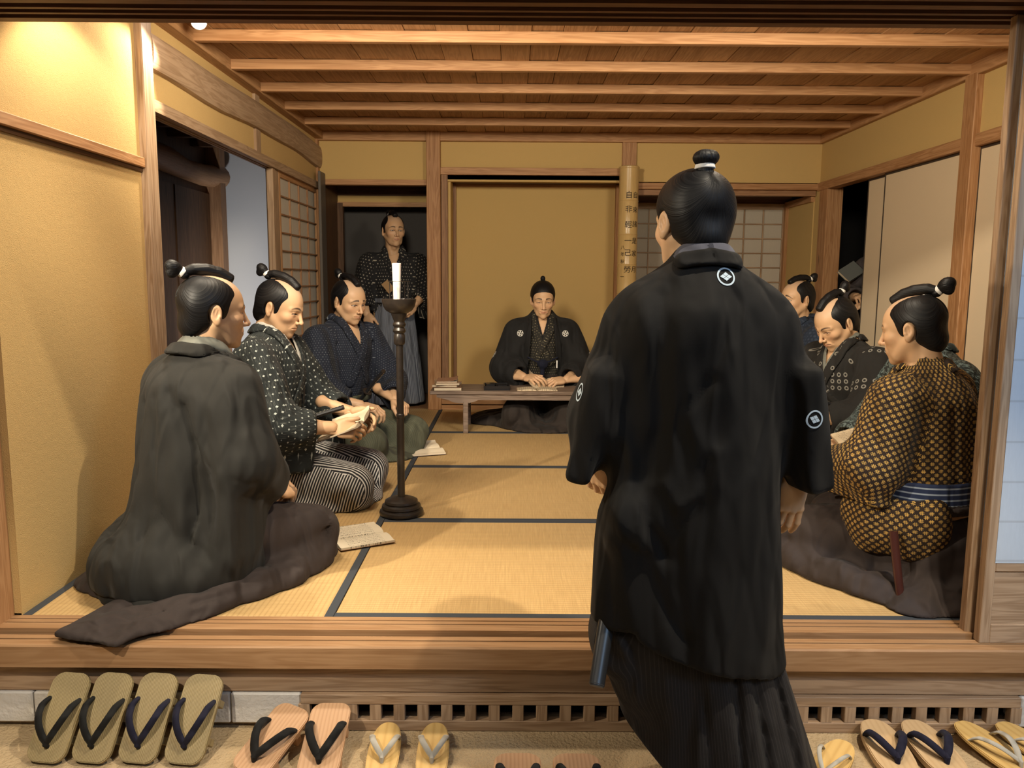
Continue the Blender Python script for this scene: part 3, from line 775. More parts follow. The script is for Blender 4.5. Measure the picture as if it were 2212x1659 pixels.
# ------------------------------------------------ right wall
S('wall_right', (RX, 0, 1.78), (RX+.05, RY, 2.2), M_OCHRE2)
S('trim_29', (RX-.022, 0, 1.722), (RX+.06, RY, 1.784), MW['orY'], bev=.002)
S('post_right_rear', (3.865, 3.745, 0), (3.985, 3.90, 1.73), MW['orZ'], bev=.004); S('wall_bay', (3.87, 3.90, 0), (3.985, RY+.06, 1.735), M_OCHRE2)
S('post_right', (3.845, 1.845, 0), (3.955, 1.955, 2.09), MW['orZ'], bev=.004)
def fusuma(name, x, y0, y1):
    e = empty(name, (x, y0, 0), kind='structure'); L = y1-y0
    MB().box((0, .009, .012), (.018, L-.009, 1.708)).build('papered_panel', M_CREAM, e)
    for a, b in [((-.003, 0, 0), (.021, .010, 1.722)), ((-.003, L-.010, 0), (.021, L, 1.722)), ((-.003, .01, 1.708), (.021, L-.01, 1.722)), ((-.003, .01, 0), (.021, L-.01, .012))]:
        MB().box(a, b).build('lacquer_edge', M_LACQ, e)
M_LACQ = plain('black_lacquer_edge', (.035, .026, .022), .35)
fusuma('door_2', 3.925, 2.26, 3.19); fusuma('door_3', 3.895, 1.955, 2.885); fusuma('door_4', 3.895, .92, 1.85); fusuma('door_5', 3.925, 0, .93)
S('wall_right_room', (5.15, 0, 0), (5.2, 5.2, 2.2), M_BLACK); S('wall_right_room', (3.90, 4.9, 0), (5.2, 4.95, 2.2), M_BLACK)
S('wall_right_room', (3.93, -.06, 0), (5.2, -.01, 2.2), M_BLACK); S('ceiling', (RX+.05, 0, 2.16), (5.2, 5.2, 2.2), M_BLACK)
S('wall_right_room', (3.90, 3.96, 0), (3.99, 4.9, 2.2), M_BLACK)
# ------------------------------------------------ ceiling
S('ceiling', (0, 0, 2.17), (RX, RY, 2.21), MW['dkY'])
nP = 27; pw = RX/nP
cl_ = empty('ceiling', (0, 0, 0), kind='structure')
for i in range(nP):
    x0 = i*pw; t_ = .0035*(i % 2)
    MB().box((x0+.0012, .0, 2.142+t_), (x0+pw-.0012, RY-.02, 2.152+t_), bev=.001).build('plank', MW['plankY'], cl_)
for i in range(-2, 5):
    y = 1.425+.484*i
    o = S('batten', (.03, y, 2.092), (RX-.02, y+.036, 2.142), MW['orX'], cl_, bev=.002)
S('trim_30', (.0, RY-.045, 2.076), (RX, RY, 2.145), MW['orX'], bev=.003)
S('trim_31', (RX-.035, 0, 2.076), (RX, RY-.03, 2.145), MW['orY'], bev=.003)
S('trim_32', (-.01, 1.0, 2.085), (.055, RY-.03, 2.16), MW['plankY'], bev=.003)
# ------------------------------------------------ front lintel with grooves
lp = [(-.30, 1.775), (-.205, 1.775), (-.205, 1.752), (-.160, 1.752), (-.160, 1.764), (-.135, 1.764), (-.135, 1.750), (-.105, 1.750), (-.105, 1.762), (-.073, 1.762), (-.073, 1.750), (-.058, 1.750), (-.058, 1.765),
      (-.030, 1.765), (-.030, 1.750), (-.016, 1.750), (-.016, 1.765), (.010, 1.765), (.010, 1.748), (.045, 1.748), (.045, 1.86), (.0, 1.86), (.0, 2.3), (-.12, 2.3), (-.12, 1.90), (-.30, 1.90)]
MB().prism(lp[::-1], -1.0, 5.2, Mp).build('trim_33', wood('lintel_wood', (.17, .082, .034), (.085, .038, .016), 'X'), kind='structure')
# ------------------------------------------------ shoji at the right of the opening
def front_shoji(name, x, y, **k):
    e = empty(name, (x, y, .0), **k); W, H = .93, 1.748; g = MW['grZ']; gx = MW['grX']
    MB().box((0, 0, -.012), (.030, .030, H), bev=.002).build('stile', g, e); MB().box((W-.03, 0, -.012), (W, .030, H), bev=.002).build('stile', g, e)
    MB().box((.03, 0, -.012), (W-.03, .03, .045), bev=.002).build('rail', gx, e); MB().box((.03, 0, .205), (W-.03, .03, .236), bev=.002).build('rail', gx, e)
    MB().box((.03, 0, H-.04), (W-.03, .03, H), bev=.002).build('rail', gx, e)
    MB().box((.03, .006, .045), (W-.03, .016, .205)).build('board_panel', MW['grX'], e)
    for i in range(1, 4): xx = .03+(W-.06)*i/4; MB().box((xx-.005, .004, .236), (xx+.005, .018, H-.04)).build('bar', g, e)
    for j in range(1, 13): z = .236+(H-.276)*j/13; MB().box((.03, .004, z-.005), (W-.03, .018, z+.005)).build('bar', gx, e)
    MB().box((.026, -.0016, .232), (W-.01, .0034, H-.036)).build('paper', M_PAPER2, e); return e
front_shoji('door_6', 2.868, -.128, kind='structure'); front_shoji('door_7', 2.852, -.080, kind='structure')
S('wall_front', (3.80, -.1, -.05), (5.2, -.05, 2.2), MW['grZ'])
# small spotlight near the ceiling
sp = empty('spotlight', (.171, 1.19, 2.10), label='small white track spotlight glowing under the ceiling planks at upper left', cat='lamp')
Ms = (Vector((.35, -.75, -.55))).to_track_quat('Z', 'Y').to_matrix().to_4x4()
MB().lathe([(.026, -.075), (.030, -.07), (.033, 0), (.030, .002), (.028, -.006)], 24, Ms).build('lamp_housing', plain('lamp_white', (.7, .7, .68), .4), sp)
t_ = NT('lamp_lens'); t_.put(t_.p.inputs['Emission Color'], (1, .93, .82, 1)); t_.put(t_.p.inputs['Emission Strength'], 60.0)
MB().lathe([(.001, -.004), (.0275, -.004), (.0275, -.0025), (.001, -.0025)], 24, Ms).build('lamp_lens', t_.done((1, 1, 1), .5), sp)
MB().tube([(0, .01, .05), (0, .01, .02)], .006, 8).build('lamp_bracket', plain('lamp_white2', (.7, .7, .68), .4), sp)
# ---------------------------------------------------------------- cloth materials
def cloth_base(t, c, rough=.85, weave=1.0, sheen=.02, fold=1.0):
    o = t.obj(); n = t.noise(o, 5, 3, .6); wv = t.noise(o, 900, 1, .5)
    cc = t.mix(t.math('MULTIPLY', n, .35), c, (0, 0, 0)) if not isinstance(c, bpy.types.NodeSocket) else c
    nb = t.bump(t.math('MULTIPLY', wv, .25*weave), .0015, .35)
    if fold > 0:
        f1 = t.noise(t.mapping(o, sc=(6.5, 6.5, 1.5), rot=(.15, .12, 0)), 1, 1, .4, .8); f2 = t.noise(t.mapping(o, sc=(15, 15, 4.5), rot=(.3, -.35, 0)), 1, 1, .4, .6)
        nb = t.bump(t.math('ADD', f1, t.math('MULTIPLY', f2, .35)), .13*fold, .7, nb)
    return t.done(cc, rough, nb, Specular_IOR_Level=.25, Sheen_Weight=sheen, Sheen_Roughness=.5)
def solid(name, c, **k): return cloth_base(NT(name), c, **k)
def grid(t, pu, pv, stag=.5):
    s = t.sep(t.uv()); u = t.math('DIVIDE', s[0], pu); v = t.math('DIVIDE', s[1], pv)
    row = t.math('FLOOR', v); u = t.math('MULTIPLY_ADD', row, stag, u)
    cu = t.math('FLOOR', u); fu = t.math('SUBTRACT', t.math('FRACT', u), .5); fv = t.math('SUBTRACT', t.math('FRACT', v), .5)
    cb = t.n('ShaderNodeCombineXYZ'); t.put(cb.inputs[0], cu); t.put(cb.inputs[1], row)
    wn = t.n('ShaderNodeTexWhiteNoise', noise_dimensions='3D'); t.L.new(cb.outputs[0], wn.inputs['Vector'])
    return fu, fv, wn.outputs['Value']
def step(t, a, edge, soft): return t.math('DIVIDE', t.math('SUBTRACT', edge, a), soft, clamp=True)
def dots_cloth(name, base, dot, pu, pv, r, soft=.06, stag=.5, rv=.5, shape='round', streak=0):
    t = NT(name); fu, fv, rnd = grid(t, pu, pv, stag)
    a = t.math('MULTIPLY', fu, pu); b = t.math('MULTIPLY', fv, pv)
    if shape == 'round': d = t.math('SQRT', t.math('ADD', t.math('MULTIPLY', a, a), t.math('MULTIPLY', b, b)))
    else: d = t.math('ADD', t.math('ABSOLUTE', a), t.math('ABSOLUTE', b))
    rr = t.math('MULTIPLY', r, t.math('MULTIPLY_ADD', rnd, rv, 1-rv*.5))
    m = t.math('DIVIDE', t.math('SUBTRACT', rr, d), soft*r*4, clamp=True)
    c = t.mix(t.math('MULTIPLY', m, t.math('MULTIPLY_ADD', rnd, .4, .6)), base, dot)
    if streak:
        s = t.sep(t.uv()); fl = t.noise(t.mapping(t.uv(), sc=(520, 26, 1)), 1, 1, .5)
        near = step(t, t.math('ABSOLUTE', a), r*.5, r*.3)
        sm = t.math('MULTIPLY', t.math('MULTIPLY', t.math('SUBTRACT', fl, .60, clamp=True), 6, clamp=True), streak)
        c = t.mix(sm, c, tuple(x*.55 for x in dot))
    return cloth_base(t, c)
def ring_cloth(name, base, dot):
    t = NT(name); fu, fv, rnd = grid(t, .031, .031, 0)
    a = t.math('MULTIPLY', fu, .031); b = t.math('MULTIPLY', fv, .031)
    d = t.math('SQRT', t.math('ADD', t.math('MULTIPLY', a, a), t.math('MULTIPLY', t.math('MULTIPLY', b, b), .8)))
    m = t.math('DIVIDE', t.math('SUBTRACT', .0030, t.math('ABSOLUTE', t.math('SUBTRACT', d, .0070))), .0018, clamp=True)
    # groups of four rings per block, blocks scattered
    s = t.sep(t.uv()); bu = t.math('FLOOR', t.math('DIVIDE', s[0], .124)); bv = t.math('FLOOR', t.math('DIVIDE', s[1], .031))
    cb = t.n('ShaderNodeCombineXYZ'); t.put(cb.inputs[0], bu); t.put(cb.inputs[1], bv)
    wn = t.n('ShaderNodeTexWhiteNoise', noise_dimensions='3D'); t.L.new(cb.outputs[0], wn.inputs['Vector'])
    on = t.math('GREATER_THAN', wn.outputs['Value'], .72)
    return cloth_base(t, t.mix(t.math('MULTIPLY', m, on), base, dot))
def hash_cloth(name, base, dot, p=.0245):
    """small # crosses in a diagonal lattice"""
    t = NT(name); fu, fv, rnd = grid(t, p, p*.5, .5)
    s = t.sep(t.uv()); fv2 = t.math('MULTIPLY', fv, .5)
    a = t.math('ABSOLUTE', fu); b = t.math('ABSOLUTE', fv2)
    def bar(x, y): # line pair at +-.09 half-length .24 (in cells of p)
        l = step(t, t.math('ABSOLUTE', t.math('SUBTRACT', x, .085)), .040, .02)
        return t.math('MULTIPLY', l, step(t, y, .275, .03))
    m = t.math('MAXIMUM', bar(a, b), bar(b, a))
    return cloth_base(t, t.mix(m, base, t.mix(rnd, dot, tuple(x*.6 for x in dot))))
def stripe_cloth(name, base, line, p, duty=.5, soft=.08, p2=None, vert=False):
    t = NT(name); s = t.sep(t.uv()); u = t.math('DIVIDE', s[1 if vert else 0], p); f = t.math('ABSOLUTE', t.math('SUBTRACT', t.math('FRACT', u), .5))
    m = t.math('DIVIDE', t.math('SUBTRACT', duty*.5, f), soft, clamp=True); return cloth_base(t, t.mix(m, base, line))
def wave_cloth(name, base, line):
    t = NT(name); v = t.mapping(t.uv(), sc=(55, 130, 1)); n = t.noise(v, 1, 2, .5, 1.2)
    m = t.math('DIVIDE', t.math('SUBTRACT', n, .50), .04, clamp=True); return cloth_base(t, t.mix(m, base, line))
C_ = dict(
 haori_grey=solid('charcoal_grey_cloth', (.021, .020, .0175)), black=solid('black_silk_cloth', (.0100, .0090, .0082)), black2=solid('black_teacher_cloth', (.013, .0125, .0125)),
 brown=solid('dark_brown_hakama_cloth', (.043, .032, .029)), brown2=solid('deep_brown_hakama_cloth', (.034, .026, .022)),
 kasuri=dots_cloth('white_flecked_kasuri_cloth', (.020, .024, .024), (.50, .54, .50), .0225, .0270, .0045, streak=.55, shape='diamond', rv=.6),
 navydot=dots_cloth('navy_cloth_with_tiny_dots', (.0135, .017, .028), (.17, .19, .22), .0125, .0130, .0019, rv=.3),
 ddot=dots_cloth('black_cloth_with_cream_dots', (.014, .014, .015), (.36, .33, .27), .025, .0235, .0042, rv=.6),
 edia=dots_cloth('black_cloth_with_tiny_diamonds', (.022, .020, .016), (.34, .29, .19), .0175, .0170, .0034, shape='diamond', rv=.2),
 navy=dots_cloth('plain_navy_cloth', (.018, .026, .045), (.035, .048, .075), .021, .021, .0065, rv=.8),
 ring=ring_cloth('black_cloth_with_grey_rings', (.017, .016, .015), (.24, .23, .20)),
 hash=hash_cloth('brown_cloth_with_yellow_crosses', (.022, .013, .009), (.62, .38, .10)),
 teal=wave_cloth('teal_grey_wave_cloth', (.020, .026, .026), (.13, .17, .165)),
 kdark=solid('dark_work_cloth', (.085, .072, .074)),
 bstripe=stripe_cloth('black_and_white_striped_cloth', (.018, .018, .020), (.55, .53, .50), .0118, .48),
 hstripe=stripe_cloth('navy_and_white_striped_cloth', (.03, .034, .05), (.60, .58, .54), .0120, .55),
 dstripe=stripe_cloth('blue_grey_fine_striped_cloth', (.085, .095, .125), (.26, .28, .31), .0095, .5, .12),
 olive=stripe_cloth('olive_ribbed_cloth', (.070, .072, .046), (.093, .096, .062), .009, .5, .2),
 fstripe=stripe_cloth('black_fine_pinstriped_cloth', (.017, .015, .015), (.034, .030, .029), .0085, .3, .15),
 grey_collar=solid('grey_green_collar_cloth', (.20, .205, .175)), blue_collar=solid('slate_under_collar', (.10, .10, .125)), white_collar=solid('white_under_collar', (.55, .53, .47)),
 blackcollar=solid('black_under_collar', (.012, .012, .014)),
 blue_obi=stripe_cloth('navy_obi_with_pale_stripes', (.020, .030, .075), (.30, .36, .45), .019, .34, .08, vert=True))
_t = NT('mannequin_skin'); _a = _t.n('ShaderNodeVertexColor'); _a.layer_name = 'Col'
M_SKIN = _t.done(_a.outputs[0], .46, Specular_IOR_Level=.35, Subsurface_Weight=.06, Subsurface_Radius=(.02, .008, .004), Subsurface_Scale=.3)
def hair_mat():
    t = NT('black_combed_hair'); at = t.n('ShaderNodeAttribute'); at.attribute_name = 'flow'
    n = t.noise(t.mapping(at.outputs['Vector'], sc=(420, 5, 1)), 1, 2, .6)
    c = t.ramp(n, [(.3, (.003, .003, .004)), (.7, (.009, .0085, .009)), (.9, (.022, .020, .020))])
    return t.done(c, t.math('MULTIPLY_ADD', n, .25, .36), t.bump(n, .0016, .8), Specular_IOR_Level=.28)
M_HAIR = hair_mat()
M_TIE = plain('white_paper_tie', (.72, .70, .66), .7)
def eye_mat():
    t = NT('glass_eye'); s = t.sep(t.obj()); x = t.math('MULTIPLY', s[0], 1); z = s[2]
    r = t.math('SQRT', t.math('ADD', t.math('MULTIPLY', x, x), t.math('MULTIPLY', z, z)))
    c = t.ramp(t.math('DIVIDE', r, .0125), [(.18, (.004, .003, .003)), (.20, (.035, .015, .008)), (.42, (.03, .012, .007)), (.46, (.42, .37, .32))])
    return t.done(c, .15)
M_EYE = eye_mat()
def eye_mesh():
    bm = bmesh.new(); bmesh.ops.create_uvsphere(bm, u_segments=20, v_segments=12, radius=.0125); me = bpy.data.meshes.new('eye'); bm.to_mesh(me); bm.free()
    me.polygons.foreach_set('use_smooth', [True]*len(me.polygons)); me.materials.append(M_EYE); return me
ME_EYE = eye_mesh()
def set_flow(me, pole=(0, -.075, .125)):
    n = len(me.vertices); co = np.zeros(n*3, np.float32); me.vertices.foreach_get('co', co); co = co.reshape(-1, 3)
    d = co-np.array(pole); an = np.arctan2(d[:, 0], -d[:, 2]*.8+d[:, 1]*.6); rr = np.linalg.norm(d, axis=1)
    a = me.attributes.new('flow', 'FLOAT_VECTOR', 'POINT'); a.data.foreach_set('vector', np.stack([an*.09, rr, an*0], 1).astype(np.float32).ravel())
def set_flow_axis(me, ax):
    n = len(me.vertices); co = np.zeros(n*3, np.float32); me.vertices.foreach_get('co', co); co = co.reshape(-1, 3)
    a = me.attributes.new('flow', 'FLOAT_VECTOR', 'POINT')
    if ax == 'y': f = np.stack([np.arctan2(co[:, 0], co[:, 2]-.125)*.02, co[:, 1], co[:, 0]*0], 1)
    else: f = np.stack([np.arctan2(co[:, 0], co[:, 1]+.06)*.03, co[:, 2], co[:, 0]*0], 1)
    a.data.foreach_set('vector', f.astype(np.float32).ravel())
def build_head(root, hM, v, scale):
    """hair, knot, eyes as children; returns skin arrays in person space"""
    fine = v.get('res', .0026)
    V, Q = polyg(head_sdf(v), (-.112, -.135, -.215), (.112, .135, .135), fine); V = relax(V, Q, 1, .4); c = head_col(V, v)
    he = sdf_obj('hair', hair_sdf(v), (-.112, -.135, -.125), (.112, .125, .145), fine*1.15, M_HAIR, root); set_flow(he.data, v.get('pole', (0, -.078, .128))); he.matrix_local = hM
    bun, tie, queue = knot_parts(v)
    b = sdf_obj('topknot', bun, (-.06, -.175, .085), (.06, 0, .215), .0026, M_HAIR, he); set_flow_axis(b.data, 'y' if v.get('style', 'mage') == 'mage' else 'z')
    sdf_obj('hair_tie', tie, (-.03, -.13, .09), (.03, -.02, .17), .0022, M_TIE, he, label='white paper hair tie')
    if queue is not None:
        q = sdf_obj('hair_queue', queue, (-.03, -.12, .095), (.03, .09, .17), .0026, M_HAIR, he); set_flow_axis(q.data, 'y')
    if v.get('eyes', True):
        for s in (-1, 1):
            e = link('eye', ME_EYE, None, root)
            e.matrix_local = hM @ Matrix.Translation((s*.0305, .0735, -.0008)) @ Euler((R(v.get('gz', -12)), 0, R(v.get('gx', 0)))).to_matrix().to_4x4() @ Matrix.Rotation(R(0), 4, 'X')
    return xf(V, hM), Q, c
def HM(loc, yaw=0, pitch=0, roll=0, piv=(0, -.03, -.12)):
    """head frame: origin between the eyes' level; pitch>0 looks down"""
    Rm = Euler((R(-pitch), R(roll), R(yaw)), 'XYZ').to_matrix().to_4x4()
    return Matrix.Translation(loc) @ Rm
def merge(parts):
    vs = []; qs = []; cs = []; n = 0
    for V, Q, c in parts: vs.append(V); qs.append(Q+n); cs.append(c); n += len(V)
    return np.concatenate(vs), np.concatenate(qs), np.concatenate(cs)
def body_mesh(root, head, hands, fil, lo, hi):
    V, Q = polyg(fil, lo, hi, .014); c = np.tile(SKIN, (len(V), 1)); ps = [(V, Q, c)]
    if head: ps.append(head)
    for M, (Vh, Qh, ch) in hands: ps.append((xf(Vh, M), Qh, ch))
    V, Q, c = merge(ps); return link('body', vmesh('body', V, Q, None, c), M_SKIN, root)
def hframe(W, fwd, up): return Mx(W, fwd, up)
# ---------------------------------------------------------------- garments
def torso_sdf(g):
    """g: ny, nz neck base; w width, sh shoulder half width; z0 lower end"""
    ny, nz, w_, sh = g['ny'], g['nz'], g.get('w', .172), g.get('sh', .155); z0 = g.get('z0', .22); y0 = g.get('y0', -.02)
    sp = g.get('flare', 1.0); th = g.get('th', .70)
    ch = (0, y0+(ny-y0)*.70-.022, nz-.19)
    def f(P):
        S_ = P.copy(); S_[:, 0] = np.abs(S_[:, 0])
        d = d_ecap(P, (0, y0, z0), ch, w_*sp, w_*1.04, (0, 1, 0), th)
        d = smin(d, d_ecap(S_, (0, ny-.030, nz-.075), (sh, ny-.028, nz-.108), .074, .058, (0, 1, 0), .95), .05)
        d = smin(d, d_cap(P, (0, ny-.032, nz-.11), (0, ny-.026, nz+.004), .098, .060), .055)
        return d
    return f
def arm_sdf(side, Sh, E_, W_, g):
    """wide kimono sleeve with a hanging pouch"""
    Sh, E_, W_ = (np.array(a, float) for a in (Sh, E_, W_)); r0, r1, r2 = g.get('ar', (.080, .082, .070))
    dr = (W_-E_)/np.linalg.norm(W_-E_); end = W_-dr*g.get('cuff', .035)
    hx = np.array([dr[0], dr[1], 0]); nx = np.linalg.norm(hx); hx = hx/nx if nx > .2 else np.array([0, 1., 0])
    drop = g.get('drop', .13); th = g.get('bag', .026)
    bl = g.get('bagl', .5); c = end-dr*(np.linalg.norm(end-E_)*bl*.5+.01)
    yv = np.cross([0, 0, 1], hx); Mb = np.stack([hx, yv, [0, 0, 1.]], 1)
    bx = dict(c=c+np.array([0, 0, -drop/2-.01]), h=(np.linalg.norm(end-E_)*bl*.5+.03, th, drop/2+.03))
    def f(P):
        d = smin(d_cap(P, Sh, E_, r0, r1), d_cap(P, E_, end-dr*r2*.6, r1, r2), .04)
        if drop > .02: d = smin(d, d_box(P, bx['c'], bx['h'], .022, Mb), .035)
        # flat cuff and opening
        q = (P-end)@dr; rad = np.linalg.norm(P-end-np.outer(q, dr), axis=1)
        d = smax(d, q-.004, .006)
        hole = d_cap(P, end-dr*.075, end+dr*.06, r2*.55, r2*.80)
        if drop > .02: hole = np.minimum(hole, d_box(P, end+np.array([0, 0, -drop/2])-dr*.0, (.035, th*.35, drop/2), .006, Mb))
        return smax(d, -hole, .006)
    return f
def garment(root, name, g, arms, mat, h=.0085, cut=None, extra=None, folds=None, seed=1, amp=.0045, off=0, lo=None, hi=None, post=None, **k):
    T = torso_sdf(g); A = [arm_sdf(s, *a, {**g, **(gg or {})}) for s, a, gg in arms]
    ny, nz = g['ny'], g['nz']; zc = g.get('hem', g.get('z0', .22)-.05)
    def f(P):
        d = T(P)-off
        for a in A: d = smin(d, a(P), .05)
        if extra: d = extra(P, d)
        w_ = wrinkle(P, amp, g.get('ws', 1), seed, g.get('wv', .3))
        d = d+w_*np.clip((nz+.0-P[:, 2])/.12, 0.15, 1)
        if folds: d = d+creases(P, folds)
        if cut: d = cut(P, d)
        d = np.maximum(d, zc-P[:, 2])
        nk = d_cap(P, (0, ny-.02, nz-.16), (0, ny-.028, nz+.09), .040, .0535); return smax(d, -nk, .004)
    pts = [np.array(p) for s, a, gg in arms for p in a]+[np.array([-.2, -.2, zc]), np.array([.2, .25, nz+.05])]
    if lo is None: lo = np.min(pts, 0)-np.array([.13, .15, .02]); hi = np.max(pts, 0)+np.array([.13, .13, .10]); lo[2] = min(lo[2]-.16, zc-.03); lo[2] = max(lo[2], min(zc, g.get('zmin', .0)))
    ax = [((0, 0, zc), (0, ny-.02, nz), .165, (0, 1, 0), g.get('th', .7))]
    for s, a, gg in arms: ax += [(a[0], a[1], .08, (0, 0, -1)), (a[1], a[2], .08, (0, 0, -1))]
    return sdf_obj(name, f, lo, hi, h, mat, root, uvf=uv_axes(ax), rl=1, post=post, **k)
def vcut(zv, slope=.40, x0=0):
    """neckline between crossing collars"""
    def c(P, d): return smax(d, -np.maximum(np.abs(P[:, 0]-x0)-(P[:, 2]-zv)*slope, np.maximum(zv-P[:, 2], -P[:, 1]+.03)), .003)
    return c
def band(root, name, g, path, wd, mat, off=.004, th=.006, h=.0055, flat=.4, sdf=None, uvo=None, **k):
    """cloth strip lying on the torso along a path"""
    T = sdf or torso_sdf(g); pts = [np.array(p, float) for p in path]
    FL = np.array([1, flat, 1]); ptf = [p*FL for p in pts]
    def f(P):
        t = T(P)-off; p = d_poly(P*FL, ptf, 0)-wd
        d = smax(np.abs(t)-th, p, .003)
        ny, nz = g['ny'], g['nz']; nk = d_cap(P, (0, ny-.02, nz-.2), (0, ny-.028, nz+.12), .036, .0505); return smax(d, -nk, .003)
    lo = np.min(pts, 0)-wd-.04; hi = np.max(pts, 0)+wd+.04
    def uvf(V, Q):
        C = V[Q]; best = np.full(C.shape[:2], 1e9); U = np.zeros(C.shape[:2]+(2,)); L = 0
        for i in range(len(pts)-1):
            a, b = pts[i], pts[i+1]; ab = b-a; l = np.linalg.norm(ab); t = np.clip(((C-a)@ab)/(l*l), 0, 1)
            q = C-a-t[..., None]*ab; dd = np.linalg.norm(q, axis=-1); m = dd < best; best = np.where(m, dd, best)
            sd = np.sign(q[..., 0]+1e-9); U[..., 0] = np.where(m, dd*sd, U[..., 0]); U[..., 1] = np.where(m, L+t*l, U[..., 1]); L += l
        return U
    return sdf_obj(name, f, lo, hi, h, mat, root, uvf=uvo or uvf, rl=1, single=True, **k)
def collars(root, g, mat, zx=.40, wd=.026, off=.006, inner=None, up=.0, x1=.07, h=.0055):
    ny, nz = g['ny'], g['nz']; fy = ny+.10
    for s in (1, -1):   # right panel first, left one laps over it
        pth = [(0, ny-.085, nz+.010+up), (s*.050, ny-.055, nz+.012+up), (s*.068, ny+.0, nz-.012), (s*.058, fy-.03, nz-.075), (s*.018, fy+.03, nz-.17), (-s*.03, fy+.03, nz-.26), (-s*x1, fy+.0, zx)]
        band(root, 'collar', g, pth, wd, mat, off=off+(.003 if s < 0 else 0), h=h)
        if inner:
            pi = [(0, ny-.080, nz+.028+up), (s*.044, ny-.050, nz+.030+up), (s*.052, ny+.01, nz+.012), (s*.038, fy-.045, nz-.055), (s*.004, fy+.01, nz-.135)]
            band(root, 'inner_collar', g, pi, .016, inner, off=.000, th=.004, h=.0045)
def hakama_kneel(root, mat, g=None, folds=None, h=.009, seed=3, kn=((.15, .41), (.15, .41)), spread=1.0, extra=None, amp=.007, lo=None, hi=None, top=.30, name='hakama', uvmode='az', kz=.105, backw=.20):
    (rx, ry), (lx, ly) = kn
    def f(P):
        x, y, z = P.T
        d = smin(d_cap(P, (.075, -.02, .165), (rx, ry, kz), .118, .092), d_cap(P, (-.075, -.02, .165), (-lx, ly, kz), .118, .092), .035)
        d = smin(d, d_ell(P, (0, -.08, .11), (backw, .19, .15)), .06)
        d = smin(d, d_ecap(P, (0, -.02, .20), (0, -.01, .31), .165, .150, (0, 1, 0), .74), .05)
        d = smin(d, d_ell(P, (0, .10, .0), (.29*spread, .40*spread, .065)), .07)
        if extra: d = extra(P, d)
        ph = np.arctan2(x, y-.02); rr = np.hypot(x, y-.02)
        d = d+amp*(1-2*np.abs(np.sin(ph*7+np.sin(z*14+seed)*.8))**.7)*np.clip(rr/.25, 0, 1.2)*np.clip((.30-z)/.2, 0.1, 1)+wrinkle(P, amp*.35, 1.1, seed, .5)
        if folds: d = d+creases(P, folds)
        return np.maximum(d, np.maximum(-z+.001, z-top))
    lo = lo or (-.42, -.40, 0); hi = hi or (.42, .62, top+.02)
    lo = (lo[0], lo[1], -.004)
    if uvmode == 'box': uvf = uv_box(-.35)
    elif uvmode == 'az': uvf = uv_axes([((0, .04, -.3), (0, .04, .5), .30, (0, 1, 0))])
    else: uvf = uv_axes([((.075, -.02, .165), (rx, ry, kz), .12, (0, 0, 1)), ((-.075, -.02, .165), (-lx, ly, kz), .12, (0, 0, 1))])
    return sdf_obj(name, f, lo, hi, h, mat, root, uvf=uvf, rl=1)
def uv_box(skew=0.0, tx=.72):
    def g(V, Q):
        C = V[Q]; n = np.cross(C[:, 2]-C[:, 0], C[:, 3]-C[:, 1]); n /= np.maximum(np.linalg.norm(n, axis=1), 1e-9)[:, None]
        side = (np.abs(n[:, 0]) > tx) & (np.abs(n[:, 0]) > np.abs(n[:, 2]))
        u = np.where(side[:, None], C[..., 1]+skew*C[..., 2]*1.0, C[..., 0]); v = np.where(side[:, None], C[..., 2], C[..., 1]-C[..., 2])
        return np.stack([u, v], -1)
    return g
def waistband(root, g, mat, z=.30, hw=.022, off=.012):
    T = torso_sdf(g)
    def f(P): return smax(np.abs(T(P)-off)-.007, np.abs(P[:, 2]-z-.02*P[:, 1])-hw, .004)
    return sdf_obj('waistband', f, (-.24, -.24, z-.06), (.24, .26, z+.06), .0075, mat, root, uvf=uv_axes([((0, 0, 0), (0, 0, 1), .17, (0, 1, 0))]))
def filler(g, armpts=()):
    T = torso_sdf(g)
    def f(P):
        d = T(P)+.013
        for a in armpts: d = smin(d, d_poly(P, a, [.045, .038, .028]), .03)
        return d
    return f
def person(label, loc, yaw, scale, group='mannequins of samurai students in the lesson'):
    e = empty('person', loc, R(yaw-90), label=label, cat='person'); e.scale = (scale,)*3; return e
def default_folds(g, arms, k=1.0):
    out = []
    ny, nz = g['ny'], g['nz']
    for s, (Sh, E_, W_), _ in arms:
        Sh, E_, W_ = map(np.array, (Sh, E_, W_))
        out.append(([(s*.145, ny+.055, nz-.13), (s*.125, ny+.085, nz-.22), (s*.10, ny+.09, nz-.34)], .016, .016*k))
        out.append(([(s*.150, ny-.085, nz-.14), (s*.135, ny-.10, nz-.26), (s*.11, -.11, nz-.38)], .018, .015*k))
        m = (E_+W_)/2; n = np.cross(W_-E_, Sh-E_); n = n/max(np.linalg.norm(n), 1e-6)
        inn = (Sh+W_)/2-E_; inn = inn/max(np.linalg.norm(inn), 1e-6)
        for j, (dz, dd) in enumerate([(.0, .013), (.035, -.008), (-.04, .010), (.075, .009)]):
            c = E_+(Sh-E_)*max(dz, 0)*3+(W_-E_)*max(-dz, 0)*3+inn*.06
            out.append(([tuple(c+n*.075-inn*.05), tuple(c+inn*.022), tuple(c-n*.075-inn*.05)], .011, dd*k))
        out.append(([tuple(Sh+np.array([0, .04, .06])), tuple((Sh+E_)/2+np.array([s*.06, .045, .0])), tuple(E_+np.array([s*.05, .05, -.03]))], .013, .007*k))
    return out
